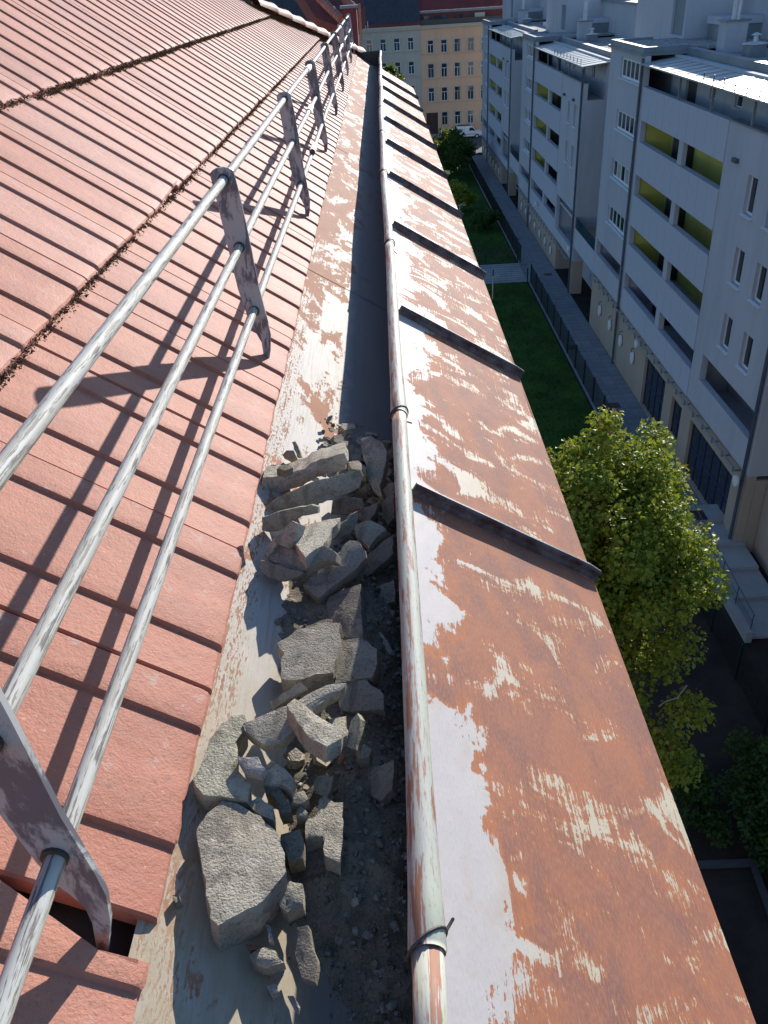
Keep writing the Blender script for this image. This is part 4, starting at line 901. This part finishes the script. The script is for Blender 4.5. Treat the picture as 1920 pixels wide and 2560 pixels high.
    MB().box((PX + 3.3, Y(tail) - .1, Z0 + 2.755), (PX + 7.05, Y(1.61), Z0 + 2.9)).build('penthouse_coping', M['zinc'], w_)
    # small balcony box, chimney with steel flue, roof vent
    bb = MB(); bb.box((PX + 1.2, Y(4.6), Z0 + .05), (PX + 3.49, Y(2.3), Z0 + 1.1)); bb.build('service_box', M['zinc'], w_)
    MB().box((PX + 1.1, Y(4.7), Z0 + 1.101), (PX + 3.49, Y(2.2), Z0 + 1.5)).build('service_box_top', M['panel'], w_)
    ch = MB(); cx, cy = FX + 4.2, Y(8.9); ch.box((cx - .55, cy - .6, Z0 + .04), (cx + .55, cy + .6, Z0 + 1.5)); c_ = ch.build('chimney', M['white'], w_)
    MB().box((cx - .65, cy - .7, Z0 + 1.501), (cx + .65, cy + .7, Z0 + 1.58)).build('chimney_cap', M['zinc'], c_)
    MB().tube([(cx, cy - .1, Z0 + 1.58), (cx, cy - .1, Z0 + 3.1), (cx, cy - .1, Z0 + 3.12), (cx, cy - .1, Z0 + 3.2)], [.2, .2, .26, .26], 14).build('flue', M['steel'], c_)
    MB().tube([(cx, cy - .55, Z0 + 1.58), (cx, cy - .55, Z0 + 2.5)], .09, 10).build('flue', M['steel'], c_)
    vy = Y(12.2); v_ = MB().box((cx - .4, vy - .5, Z0 + .04), (cx + .4, vy + .5, Z0 + .62)).build('roof_vent', M['zinc'], w_)
    MB().tube([(cx, vy, Z0 + .621), (cx, vy, Z0 + .66), (cx, vy, Z0 + .74)], [.62, .6, .1], 14).build('vent_plate', M['steel'], v_)
    MB().tube([(cx, vy, Z0 + .70), (cx, vy, Z0 + 1.0), (cx, vy, Z0 + 1.01), (cx, vy, Z0 + 1.12)], [.12, .12, .26, .05], 12).build('vent_hood', M['steel'], v_)
    sk = MB().box((cx + 1.0, Y(19.5), Z0 + .04), (cx + 2.2, Y(18.2), Z0 + .45)).build('skylight', M['frame'], w_)
    return w_
wing('nearest and tallest apartment wing, right of the picture', 59.6, -4.26, True)
wing('middle apartment wing with a sunlit canopy roof', 96.1, -5.55)
wing('farthest apartment wing next to the orange house', 133.0, -5.6)
# low links between the wings with a terrace on top
def linkblock(ya, yb, zt, label):
    b = thing('link_building', label, 'building', (18, (ya + yb) / 2, GZ), 'low links between the apartment wings')
    m = MB(); m.box((FX + .3, ya, -18.4), (26, yb, zt)); m.box((FX + 5.5, ya, GZ), (26, yb, -18.41)); m.box((FX + 5.8, ya, zt + .01), (26, yb, -6.5)); m.build('wall', M['beige'], b)
    MB().box((FX + .05, ya, zt - 1.4), (FX + .25, yb, zt + .1)).build('parapet', M['panel'], b)
    MB().box((FX + .06, ya + .05, zt + .1), (FX + .1, yb - .05, zt + .95)).build('glass_balustrade', M['glassb'], b)
    window(b, FX + 5.65, ya + 2.0, ya + 2.9, zt + 1.0, zt + 2.4, 1, True, 0.1)
    MB().box((FX + 5.70, ya + 4.0, zt + .02), (FX + 5.79, ya + 5.0, zt + 2.1)).build('door', M['door'], b)
    return b
linkblock(59.62, 66.58, -17.2, 'low terrace link between nearest and middle wing')
linkblock(96.12, 103.48, -17.6, 'low terrace link between middle and farthest wing')
# lower rear wall right of the nearest wing
nb = thing('stair_building', 'shaded wall with dark window right of the nearest wing', 'building', (18, 26, GZ))
m = MB(); wall_holes(m, FX + .9, FX + 1.3, 8, 30.05, GZ, -8.0, [(24.6, 28.4, -16.6, -14.3), (22.6, 26.6, -21.2, -19.2)]); m.box((FX + 1.31, 8, GZ), (26, 30.05, -8)); m.build('wall', M['beige'], nb)
window(nb, FX + .9, 24.6, 28.4, -16.6, -14.3, 3, True, .15); window(nb, FX + .9, 22.6, 26.6, -21.2, -19.2, 3, True, .15)

# ================================================================== HOUSES AT THE END OF THE STREET
HY = 152.4
def ywin(parent, x0, x1, z0, z1, arch=False, frame='frame', mat='glass'):
    """Window with cross bars in a wall that faces the camera (-y)."""
    s = MB(); s.box((x0 - .16, HY - .10, z0 - .02), (x0, HY - .004, z1 + .16)); s.box((x1, HY - .10, z0 - .02), (x1 + .16, HY - .004, z1 + .16)); s.box((x0, HY - .10, z1), (x1, HY - .004, z1 + .16))
    f = MB(); w_ = .075; a, b = HY + .14, HY + .22; c = (x0 + x1) / 2; zt = z0 + (z1 - z0) * .66
    f.box((x0, a, z0), (x0 + w_, b, z1)); f.box((x1 - w_, a, z0), (x1, b, z1)); f.box((x0 + w_, a, z0), (x1 - w_, b, z0 + w_)); f.box((x0 + w_, a, z1 - w_), (x1 - w_, b, z1)); f.box((x0 + w_, a - .01, zt - .04), (x1 - w_, b - .01, zt + .04)); f.box((c - .04, a - .005, z0 + w_), (c + .04, b - .005, zt - .04))
    o = f.build('window', M[frame], parent); s.build('surround', M['trim'], o)
    MB().box((x0, HY + .17, z0), (x1, HY + .19, z1)).build('pane', M[mat], o)
    MB().box((x0 - .2, HY - .18, z0 - .12), (x1 + .2, HY - .003, z0 - .022)).build('sill', M['trim'], o)
class XW(MB):
    def fill(s, xa, xb, za, zb, holes, y0, y1):
        xs = sorted({xa, xb, *[h[i] for h in holes for i in (0, 1)]})
        for a, b in zip(xs, xs[1:]):
            segs = [(za, zb)]
            for h in holes:
                if h[0] <= a + 1e-5 and h[1] >= b - 1e-5:
                    new = []
                    for p, q in segs:
                        if h[3] <= p or h[2] >= q: new.append((p, q)); continue
                        if h[2] > p: new.append((p, h[2]))
                        if h[3] < q: new.append((h[3], q))
                    segs = new
            for p, q in segs: s.box((a, y0, p), (b, y1, q))
oh = thing('orange_house', 'orange house with four rows of windows behind the parked van', 'house', (12, HY, GZ))
holes = []; rows = [(-8.38, 1.85), (-11.72, 2.05), (-15.22, 2.05), (-18.93, 2.0)]
for r, (zt, hh) in enumerate(rows):
    for k in range(6):
        x = 8.0 + 2.16 * k
        if r == 3 and k == 0: continue
        holes.append((x, x + .98, zt - hh, zt))
door = (7.57, 9.5, GZ + .12, -18.95)
wm = XW(); wm.fill(6.95, 21.0, GZ, -6.3, holes + [door], HY, HY + .4); wm.box((6.95, HY + .41, GZ), (21, HY + 10, -6.3)); wm.build('wall', M['orange'], oh)
for h in holes: ywin(oh, *h, False, 'frame' if (h[0] + h[2]) % 1 > .3 else 'trim', 'glass' if int(h[0] * 3 + h[3]) % 4 else 'glassb')
dg = MB().box((door[0], HY + .2, door[2]), (door[1], HY + .3, door[3])).build('house_gate', M['brown'], oh)
MB().box(((door[0] + door[1]) / 2 - .02, HY + .17, door[2]), ((door[0] + door[1]) / 2 + .02, HY + .199, door[3])).build('gate_joint', M['darkmetal'], dg)
for (z, d, hh) in ((-6.72, .30, .30), (-6.42, .42, .12), (-10.34, .10, .14), (-13.92, .12, .20), (-17.42, .12, .18)):
    MB().box((6.95, HY - d, z), (21, HY - .005, z + hh)).build('cornice', M['orange' if z < -8 else 'trim'], oh)
MB().box((6.95, HY + 1.2, -6.29), (21, HY + 10, -4.7)).build('attic_wall', M['redroof'], oh)
for k, x in enumerate((7.6, 9.2, 10.6, 12.6, 15.0)): 
    at = MB().box((x, HY + 1.12, -6.0), (x + (1.1 if k % 2 else .8), HY + 1.19, -5.05)).build('attic_window', M['glassb' if k % 2 == 0 else 'glass'], oh)
    MB().box((x - .06, HY + 1.10, -6.08), (x + 1.16, HY + 1.195, -6.0)).build('sill', M['zinc'], at)
MB().box((6.95, HY + .05, -6.28), (21, HY + .12, -5.55)).build('terrace_rail', M['darkmetal'], oh)
MB().box((15.7, HY + .9, -6.2), (17.3, HY + 1.1, -5.0)).build('terrace_panel', M['trim'], oh)
MB().hexa([(6.95, HY + 1.0, -4.69), (21, HY + 1.0, -4.69), (21, HY + 1.5, -4.69), (6.95, HY + 1.5, -4.69), (6.95, HY + 1.05, -4.35), (21, HY + 1.05, -4.35), (21, HY + 1.5, -4.35), (6.95, HY + 1.5, -4.35)]).build('gutter', M['zinc'], oh)
MB().hexa([(6.95, HY + 1.4, -4.34), (21, HY + 1.4, -4.34), (21, HY + 10, -4.34), (6.95, HY + 10, -4.34), (6.95, HY + 5.6, 1.6), (21, HY + 5.6, 1.6), (21, HY + 6.2, 1.6), (6.95, HY + 6.2, 1.6)]).build('roof', M['redroof'], oh)
for x in (8.2, 11.4, 16.2): 
    y = HY + 2.85; z = -2.28; n = Vector((0, -5.94, 4.2)).normalized(); u = Vector((0, 4.2, 5.94)).normalized(); c = Vector((x, y, z))
    MB().prism([c - u * .5, c - u * .5 + Vector((1.0 if x < 10 else 1.8, 0, 0)), c + u * .6 + Vector((1.0 if x < 10 else 1.8, 0, 0)), c + u * .6], n * .12).build('roof_window', M['glassb'], oh)
gh_ = thing('grey_house', 'grey stucco house with white windows and slate roof left of the orange house', 'house', (0, HY, GZ))
holes = []
for r, (zt, hh) in enumerate([(-7.82, 1.78), (-11.2, 1.85), (-14.7, 1.9), (-18.6, 1.9)]):
    for k in range(-6, 3): x = .40 + 2.22 * k; holes.append((x, x + .95, zt - hh, zt))
wm = XW(); wm.fill(-24, 6.945, GZ, -6.2, holes, HY, HY + .4); wm.box((-24, HY + .41, GZ), (6.945, HY + 10, -6.2)); wm.build('wall', M['grey'], gh_)
for h in holes: ywin(gh_, *h, False, 'frame', 'glassb' if int(h[0] * 2 + h[3]) % 3 else 'glass')
for (z, d, hh) in ((-6.75, .3, .3), (-6.45, .5, .26), (-9.85, .10, .14), (-13.4, .12, .16)): MB().box((-24, HY - d, z), (6.945, HY - .005, z + hh)).build('cornice', M['trim' if z > -7 else 'grey'], gh_)
MB().box((-24, HY - .5, -6.18), (6.945, HY + .1, -5.75)).build('eaves_gutter', M['redroof'], gh_)
MB().hexa([(-24, HY - .3, -5.74), (6.945, HY - .3, -5.74), (6.945, HY + 10, -5.74), (-24, HY + 10, -5.74), (-24, HY + 5.2, 1.2), (6.945, HY + 5.2, 1.2), (6.945, HY + 6, 1.2), (-24, HY + 6, 1.2)]).build('roof', M['slate'], gh_)
for x in (3.6, 3.95): MB().tube([(-x + 2.2, HY - .6, -6.6), (-x + 2.2, HY - .6, -5.2)], .06, 6).build('roof_pole', M['steel'], gh_)

# ------------------------------------------------------------------ white van in the street
van = thing('parked_van', 'white panel van parked in front of the orange house', 'van', (14.1, 147.4, GZ + .01))
vx, vy, vz = 12.05, 146.6, GZ + .02
prof = [(0.05, .45), (0.0, .75), (.05, 1.5), (.12, 1.78), (.3, 1.86), (2.35, 1.84), (2.75, 1.74), (3.35, 1.12), (4.05, .98), (4.22, .80), (4.25, .48), (4.2, .36), (3.82, .34), (3.72, .55), (3.52, .66), (3.28, .66), (3.08, .55), (2.98, .32), (1.22, .32), (1.12, .55), (.92, .66), (.68, .66), (.48, .55), (.38, .34)]
bm = bmesh.new(); fs = [bm.verts.new((vx + a, vy, vz + b)) for a, b in prof]; bm.faces.new(fs); r = bmesh.ops.extrude_face_region(bm, geom=bm.faces[:])
bmesh.ops.translate(bm, verts=[v for v in r['geom'] if isinstance(v, bmesh.types.BMVert)], vec=(0, 1.75, 0))
for v in bm.verts:
    if v.co.z > vz + 1.05: v.co.y += (0.12 if v.co.y < vy + .8 else -0.12) * min(1, (v.co.z - vz - 1.05) / .7)
bmesh.ops.recalc_face_normals(bm, faces=bm.faces); bmesh.ops.bevel(bm, geom=[e for e in bm.edges if e.calc_face_angle(0) > .35], offset=.03, segments=2, affect='EDGES')
me = bpy.data.meshes.new('body'); bm.to_mesh(me); bm.free(); me.materials.append(M['vanpaint']); link('body', me, van, True)
def vwin(pts, y, nm, mat, dy=-.02): return MB().prism([(vx + a, y, vz + b) for a, b in pts], (0, dy, 0)).build(nm, mat, van)
vwin([(2.12, 1.16), (3.12, 1.16), (2.72, 1.62), (2.2, 1.64)], vy + .045, 'side_window', M['glass'], -.05)
MB().hexa([(vx + 2.80, vy + .2, vz + 1.69), (vx + 3.36, vy + .12, vz + 1.13), (vx + 3.36, vy + 1.63, vz + 1.13), (vx + 2.80, vy + 1.55, vz + 1.69), (vx + 2.83, vy + .2, vz + 1.72), (vx + 3.39, vy + .12, vz + 1.16), (vx + 3.39, vy + 1.63, vz + 1.16), (vx + 2.83, vy + 1.55, vz + 1.72)]).build('windscreen', M['glass'], van)
vwin([(.5, 1.02), (1.25, 1.02), (1.25, 1.08), (.5, 1.08)], vy - .002, 'side_strip', M['darkmetal'], -.012); vwin([(1.2, .62), (3.0, .62), (3.0, .70), (1.2, .70)], vy - .002, 'side_strip', M['darkmetal'], -.012)
MB().box((vx + 1.36, vy - .008, vz + .7), (vx + 1.38, vy - .003, vz + 1.7)).build('door_joint', M['darkmetal'], van)
MB().box((vx + 2.2, vy - .03, vz + .98), (vx + 2.36, vy - .004, vz + 1.02)).build('door_handle', M['darkmetal'], van)
MB().box((vx + 3.95, vy + .1, vz + .72), (vx + 4.24, vy + .4, vz + .88)).build('headlight', M['steel'], van); MB().box((vx - .01, vy + .03, vz + .9), (vx + .06, vy + .2, vz + 1.3)).build('tail_lamp', M['redlamp'], van)
MB().box((vx + 2.95, vy - .18, vz + 1.12), (vx + 3.08, vy - .01, vz + 1.3)).build('wing_mirror', M['darkmetal'], van)
for wx in (.8, 3.4):
    for wy in (vy - .01, vy + 1.56):
        wh = MB().tube([(vx + wx, wy, vz + .31), (vx + wx, wy + .2, vz + .31)], .31, 20).build('wheel', M['rubber'], van)
        MB().tube([(vx + wx, wy - .012, vz + .31), (vx + wx, wy + .01, vz + .31)], .19, 16).build('rim', M['steel'], wh)
MB().box((vx + .3, vy + .3, vz + 1.861), (vx + 2.3, vy + 1.45, vz + 1.93)).build('roof_rack', M['darkmetal'], van)

# ================================================================== TREES AND SHRUBS
def leaves(clumps, n, size, seed, flatten=0.5):
    """clumps: (centre, radius). Returns numpy verts, faces and a tint per leaf: small folded pointed leaves in sprays."""
    g = np.random.default_rng(seed); C = np.array([c for c, r in clumps]); R = np.array([r for c, r in clumps])
    wgt = R ** 2; wgt = wgt / wgt.sum(); idx = g.choice(len(C), n, p=wgt)
    d = g.normal(size=(n, 3)); d /= np.linalg.norm(d, axis=1)[:, None]; rad = g.random(n) ** 0.45
    pos = C[idx] + d * (rad * R[idx])[:, None] * np.array([1, 1, 0.75])
    ax = d * 0.55 + g.normal(size=(n, 3)) * 0.6 + np.array([0, 0, -0.35]); ax /= np.linalg.norm(ax, axis=1)[:, None]
    up = np.array([0, 0, 1.0]) + g.normal(size=(n, 3)) * 0.55 + d * 0.5; sd_ = np.cross(ax, up); sd_ /= np.linalg.norm(sd_, axis=1)[:, None] + 1e-9
    nn = np.cross(sd_, ax); L = size * g.uniform(0.45, 1.5, n); W = L * g.uniform(0.36, 0.52, n)
    a = pos; b = pos + ax * (L * .45)[:, None] + sd_ * W[:, None] + nn * (W * .35)[:, None]; c = pos + ax * L[:, None] - nn * (W * .2)[:, None]; e = pos + ax * (L * .45)[:, None] - sd_ * W[:, None] + nn * (W * .35)[:, None]
    V = np.stack([a, b, c, e], 1).reshape(-1, 3); k = np.arange(n) * 4
    F = np.concatenate([np.stack([k, k + 1, k + 2], 1), np.stack([k, k + 2, k + 3], 1)]); ct = g.random(len(C))
    tint = np.clip(0.55 * g.random(n) + 0.45 * ct[idx], 0, 1); return V, F, np.repeat(tint, 4)
def leaf_obj(name, data, mat, parent):
    V, F, tint = data; me = bpy.data.meshes.new(name); me.from_pydata(V.tolist(), [], F.tolist()); me.materials.append(mat)
    at = me.attributes.new('tint', 'FLOAT', 'POINT'); at.data.foreach_set('value', tint.astype(np.float32)); return link(name, me, parent, True)
def crown_clumps(c, r, n, cr, seed, bottom=-0.6):
    g = random.Random(seed); out = []
    while len(out) < n:
        d = Vector((g.gauss(0, 1), g.gauss(0, 1), g.gauss(0, 1))).normalized()
        if d.z < bottom: continue
        k = g.uniform(0.55, 1.0) if g.random() < .8 else g.uniform(.2, .6)
        k *= 1 + 0.22 * noise.noise(d * 2.2 + Vector((seed, 0, 0)))
        out.append(((c[0] + d.x * r[0] * k, c[1] + d.y * r[1] * k, c[2] + d.z * r[2] * k), cr * g.uniform(.6, 1.25)))
    return out
def tree(name, label, base, h0, c, r, ncl, cr, nl, size, mat, seed, group=None, cat='tree', extra=()):
    t = thing(name, label, cat, base, group); b = Vector(base); cc = Vector(c)
    cl = crown_clumps(c, r, ncl, cr, seed) + list(extra)
    leaf_obj('crown', leaves(cl, nl, size, seed), M[mat], t)
    tr = MB(); fork = Vector((b.x * .6 + cc.x * .4, b.y * .6 + cc.y * .4, b.z + h0)); tr.tube([b, b.lerp(fork, .5) + Vector((.05, -.04, 0)), fork], [.06 * h0 ** .5 + .04, .05 * h0 ** .5 + .03, .04 * h0 ** .5 + .02], 10)
    tr.build('trunk', M['bark'], t, True); g = random.Random(seed + 1)
    lm = MB()
    for (q, rr) in cl[::2]:
        q = Vector(q); mid = fork.lerp(q, .5) + Vector((g.uniform(-.2, .2), g.uniform(-.2, .2), .15)); k = .02 * h0 ** .5 + .01; lm.tube([fork - Vector((0, 0, .1)), mid, q], [k, k * .6, k * .2], 6, False)
    lm.build('limbs', M['bark'], t, True); return t
# maple: its top catches the sun, its lower boughs hang in the shade of the wing
KT = 0.87
mx = [((5.75, 18.6, -10.0), .45), ((5.7, 18.5, -10.5), .6), ((5.55, 18.2, -10.9), .7), ((4.3, 18.3, -10.9), .35), ((4.35, 18.1, -11.3), .5), ((7.25, 19.4, -10.9), .45), ((7.35, 19.4, -11.3), .55), ((7.6, 19.0, -11.9), .6), ((3.75, 17.5, -11.0), .3), ((3.9, 17.3, -11.4), .5), ((4.9, 18.3, -10.6), .35)]
mx = [((x * KT - .45, y * KT, z * KT + .42), r * KT) for (x, y, z), r in mx]
mx += [((5.5 + .75 * math.cos(i * 2.4), 13.2 + .6 * math.sin(i * 1.7), -14.2 - .36 * i), .6) for i in range(7)] + [((5.2, 14.3, -13.2), .75), ((5.0, 13.8, -13.9), .65), ((5.9, 14.2, -13.6), .6)]
maple = tree('maple_tree', 'bushy green maple with sunlit top rising past the apron edge', (5.4, 15.0, GZ), 7.4, (5.35 * KT, 17.4 * KT, -12.9 * KT), (2.35 * KT, 2.6 * KT, 2.9 * KT), 150, .55, 58000, .105, 'leaf', 4, None, 'tree', mx)
tw = MB(); tw.tube([(4.83, 11.5, -12.2), (5.0, 11.57, -12.14), (5.26, 11.7, -12.2), (5.48, 11.88, -12.05)], [.010, .012, .014, .018], 6); tw.build('bare_twig', M['twig'], maple, True)
def shrub(name, label, base, r, ncl, cr, nl, size, mat, seed, group, cat='shrub'): return tree(name, label, base, max(.5, r[2] * .6), (base[0], base[1], base[2] + r[2]), r, ncl, cr, nl, size, mat, seed, group, cat)
shrub('hedge', 'clipped dark hedge beside the kerbed slab at the bottom right', (11.0, 15.6, GZ), (1.3, 3.4, .8), 70, .5, 9000, .13, 'leafd', 12, None, 'hedge')
shrub('shrub', 'low dark shrub in the earth below the maple', (8.7, 16.6, GZ), (.9, 1.2, .6), 22, .38, 2500, .12, 'leafd', 13, 'shrubs in the courtyard')
shrub('shrub', 'yellowish green bush at the apron edge on the far lawn', (8.3, 97.0, GZ), (1.5, 1.9, 1.6), 36, .6, 3600, .26, 'leaf', 14, 'shrubs in the courtyard')
shrub('shrub', 'pale green shrub by the fence on the far lawn', (10.2, 89.0, GZ), (1.3, 2.0, .9), 26, .5, 2400, .24, 'leafd', 15, 'shrubs in the courtyard')
shrub('shrub', 'tall dark bushes in front of the parked van', (9.0, 118.0, GZ), (2.7, 6.0, 2.6), 60, .95, 6500, .36, 'leafd', 16, 'shrubs in the courtyard')
tree('street_tree', 'dark street tree beside the parked van at the wing corner', (17.6, 140, GZ), 2.6, (17.4, 140, -18.4), (1.5, 1.8, 1.7), 36, .6, 3200, .3, 'leafd', 17, 'trees behind the gutter')
tree('street_tree', 'dark treetop showing beyond the gutter end', (1.2, 92, GZ), 11, (1.2, 92, -8.9), (1.5, 1.7, 2.0), 34, .5, 2600, .30, 'leafd', 18, 'trees behind the gutter')
tree('roof_garden_tree', 'yellow green tree glimpsed between two penthouse walls', (31, 92, -6), 2.0, (30.5, 92, -2.6), (1.6, 3, 2.6), 34, .8, 3000, .3, 'leaf', 19, 'trees behind the gutter')
nl = thing('neighbour_roof', 'dark red neighbouring roof with pale ridge caps beyond the hip', 'roof', (-1.5, 16, -3))
def npt(px, y): d = ray(px); return Vector(d * (y / d[1]))
rp = [npt((725, -60), 14.8), npt((790, 45), 14.2), npt((846, 66), 14.0), npt((872, 66), 14.0), npt((912, 14), 14.3), npt((885, -60), 14.8)]
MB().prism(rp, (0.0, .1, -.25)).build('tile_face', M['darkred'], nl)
a, b = npt((796, -8), 14.4), npt((846, 40), 13.95)
for k in range(9):
    p = a.lerp(b, k / 8.0); q = a.lerp(b, (k + 1) / 8.0)
    o = MB().tube([p - Vector((0, .12, 0)), q - Vector((0, .12, 0)) + (q - p) * .1], [.055, .065], 10).build('ridge_cap', M['hip'], nl)
a, b = npt((862, -2), 14.3), npt((884, 18), 14.1)
for k in range(5):
    p = a.lerp(b, k / 5.0); q = a.lerp(b, (k + 1) / 5.0); MB().tube([p - Vector((0, .14, 0)), q - Vector((0, .14, 0)) + (q - p) * .1], [.05, .06], 10).build('ridge_cap', M['hip'], nl)
ch = thing('roof_chimney', 'small red sheet metal chimney box behind the railing end', 'chimney', tuple(npt((874, 70), 13.2)))
p0, p1 = npt((858, 62), 13.2), npt((891, 20), 13.2); MB().box((p0.x, 13.2, p0.z - .3), (p1.x, 13.5, p1.z)).build('box', M['redroof'], ch)
MB().box((p0.x - .03, 13.17, p1.z + .001), (p1.x + .03, 13.53, p1.z + .035)).build('lid', M['zinc'], ch)
MB().tube([(p1.x + .04, 13.2, p0.z - .5), (p1.x + .04, 13.2, p1.z + .05)], .018, 8).build('rain_pipe', M['hip'], ch)
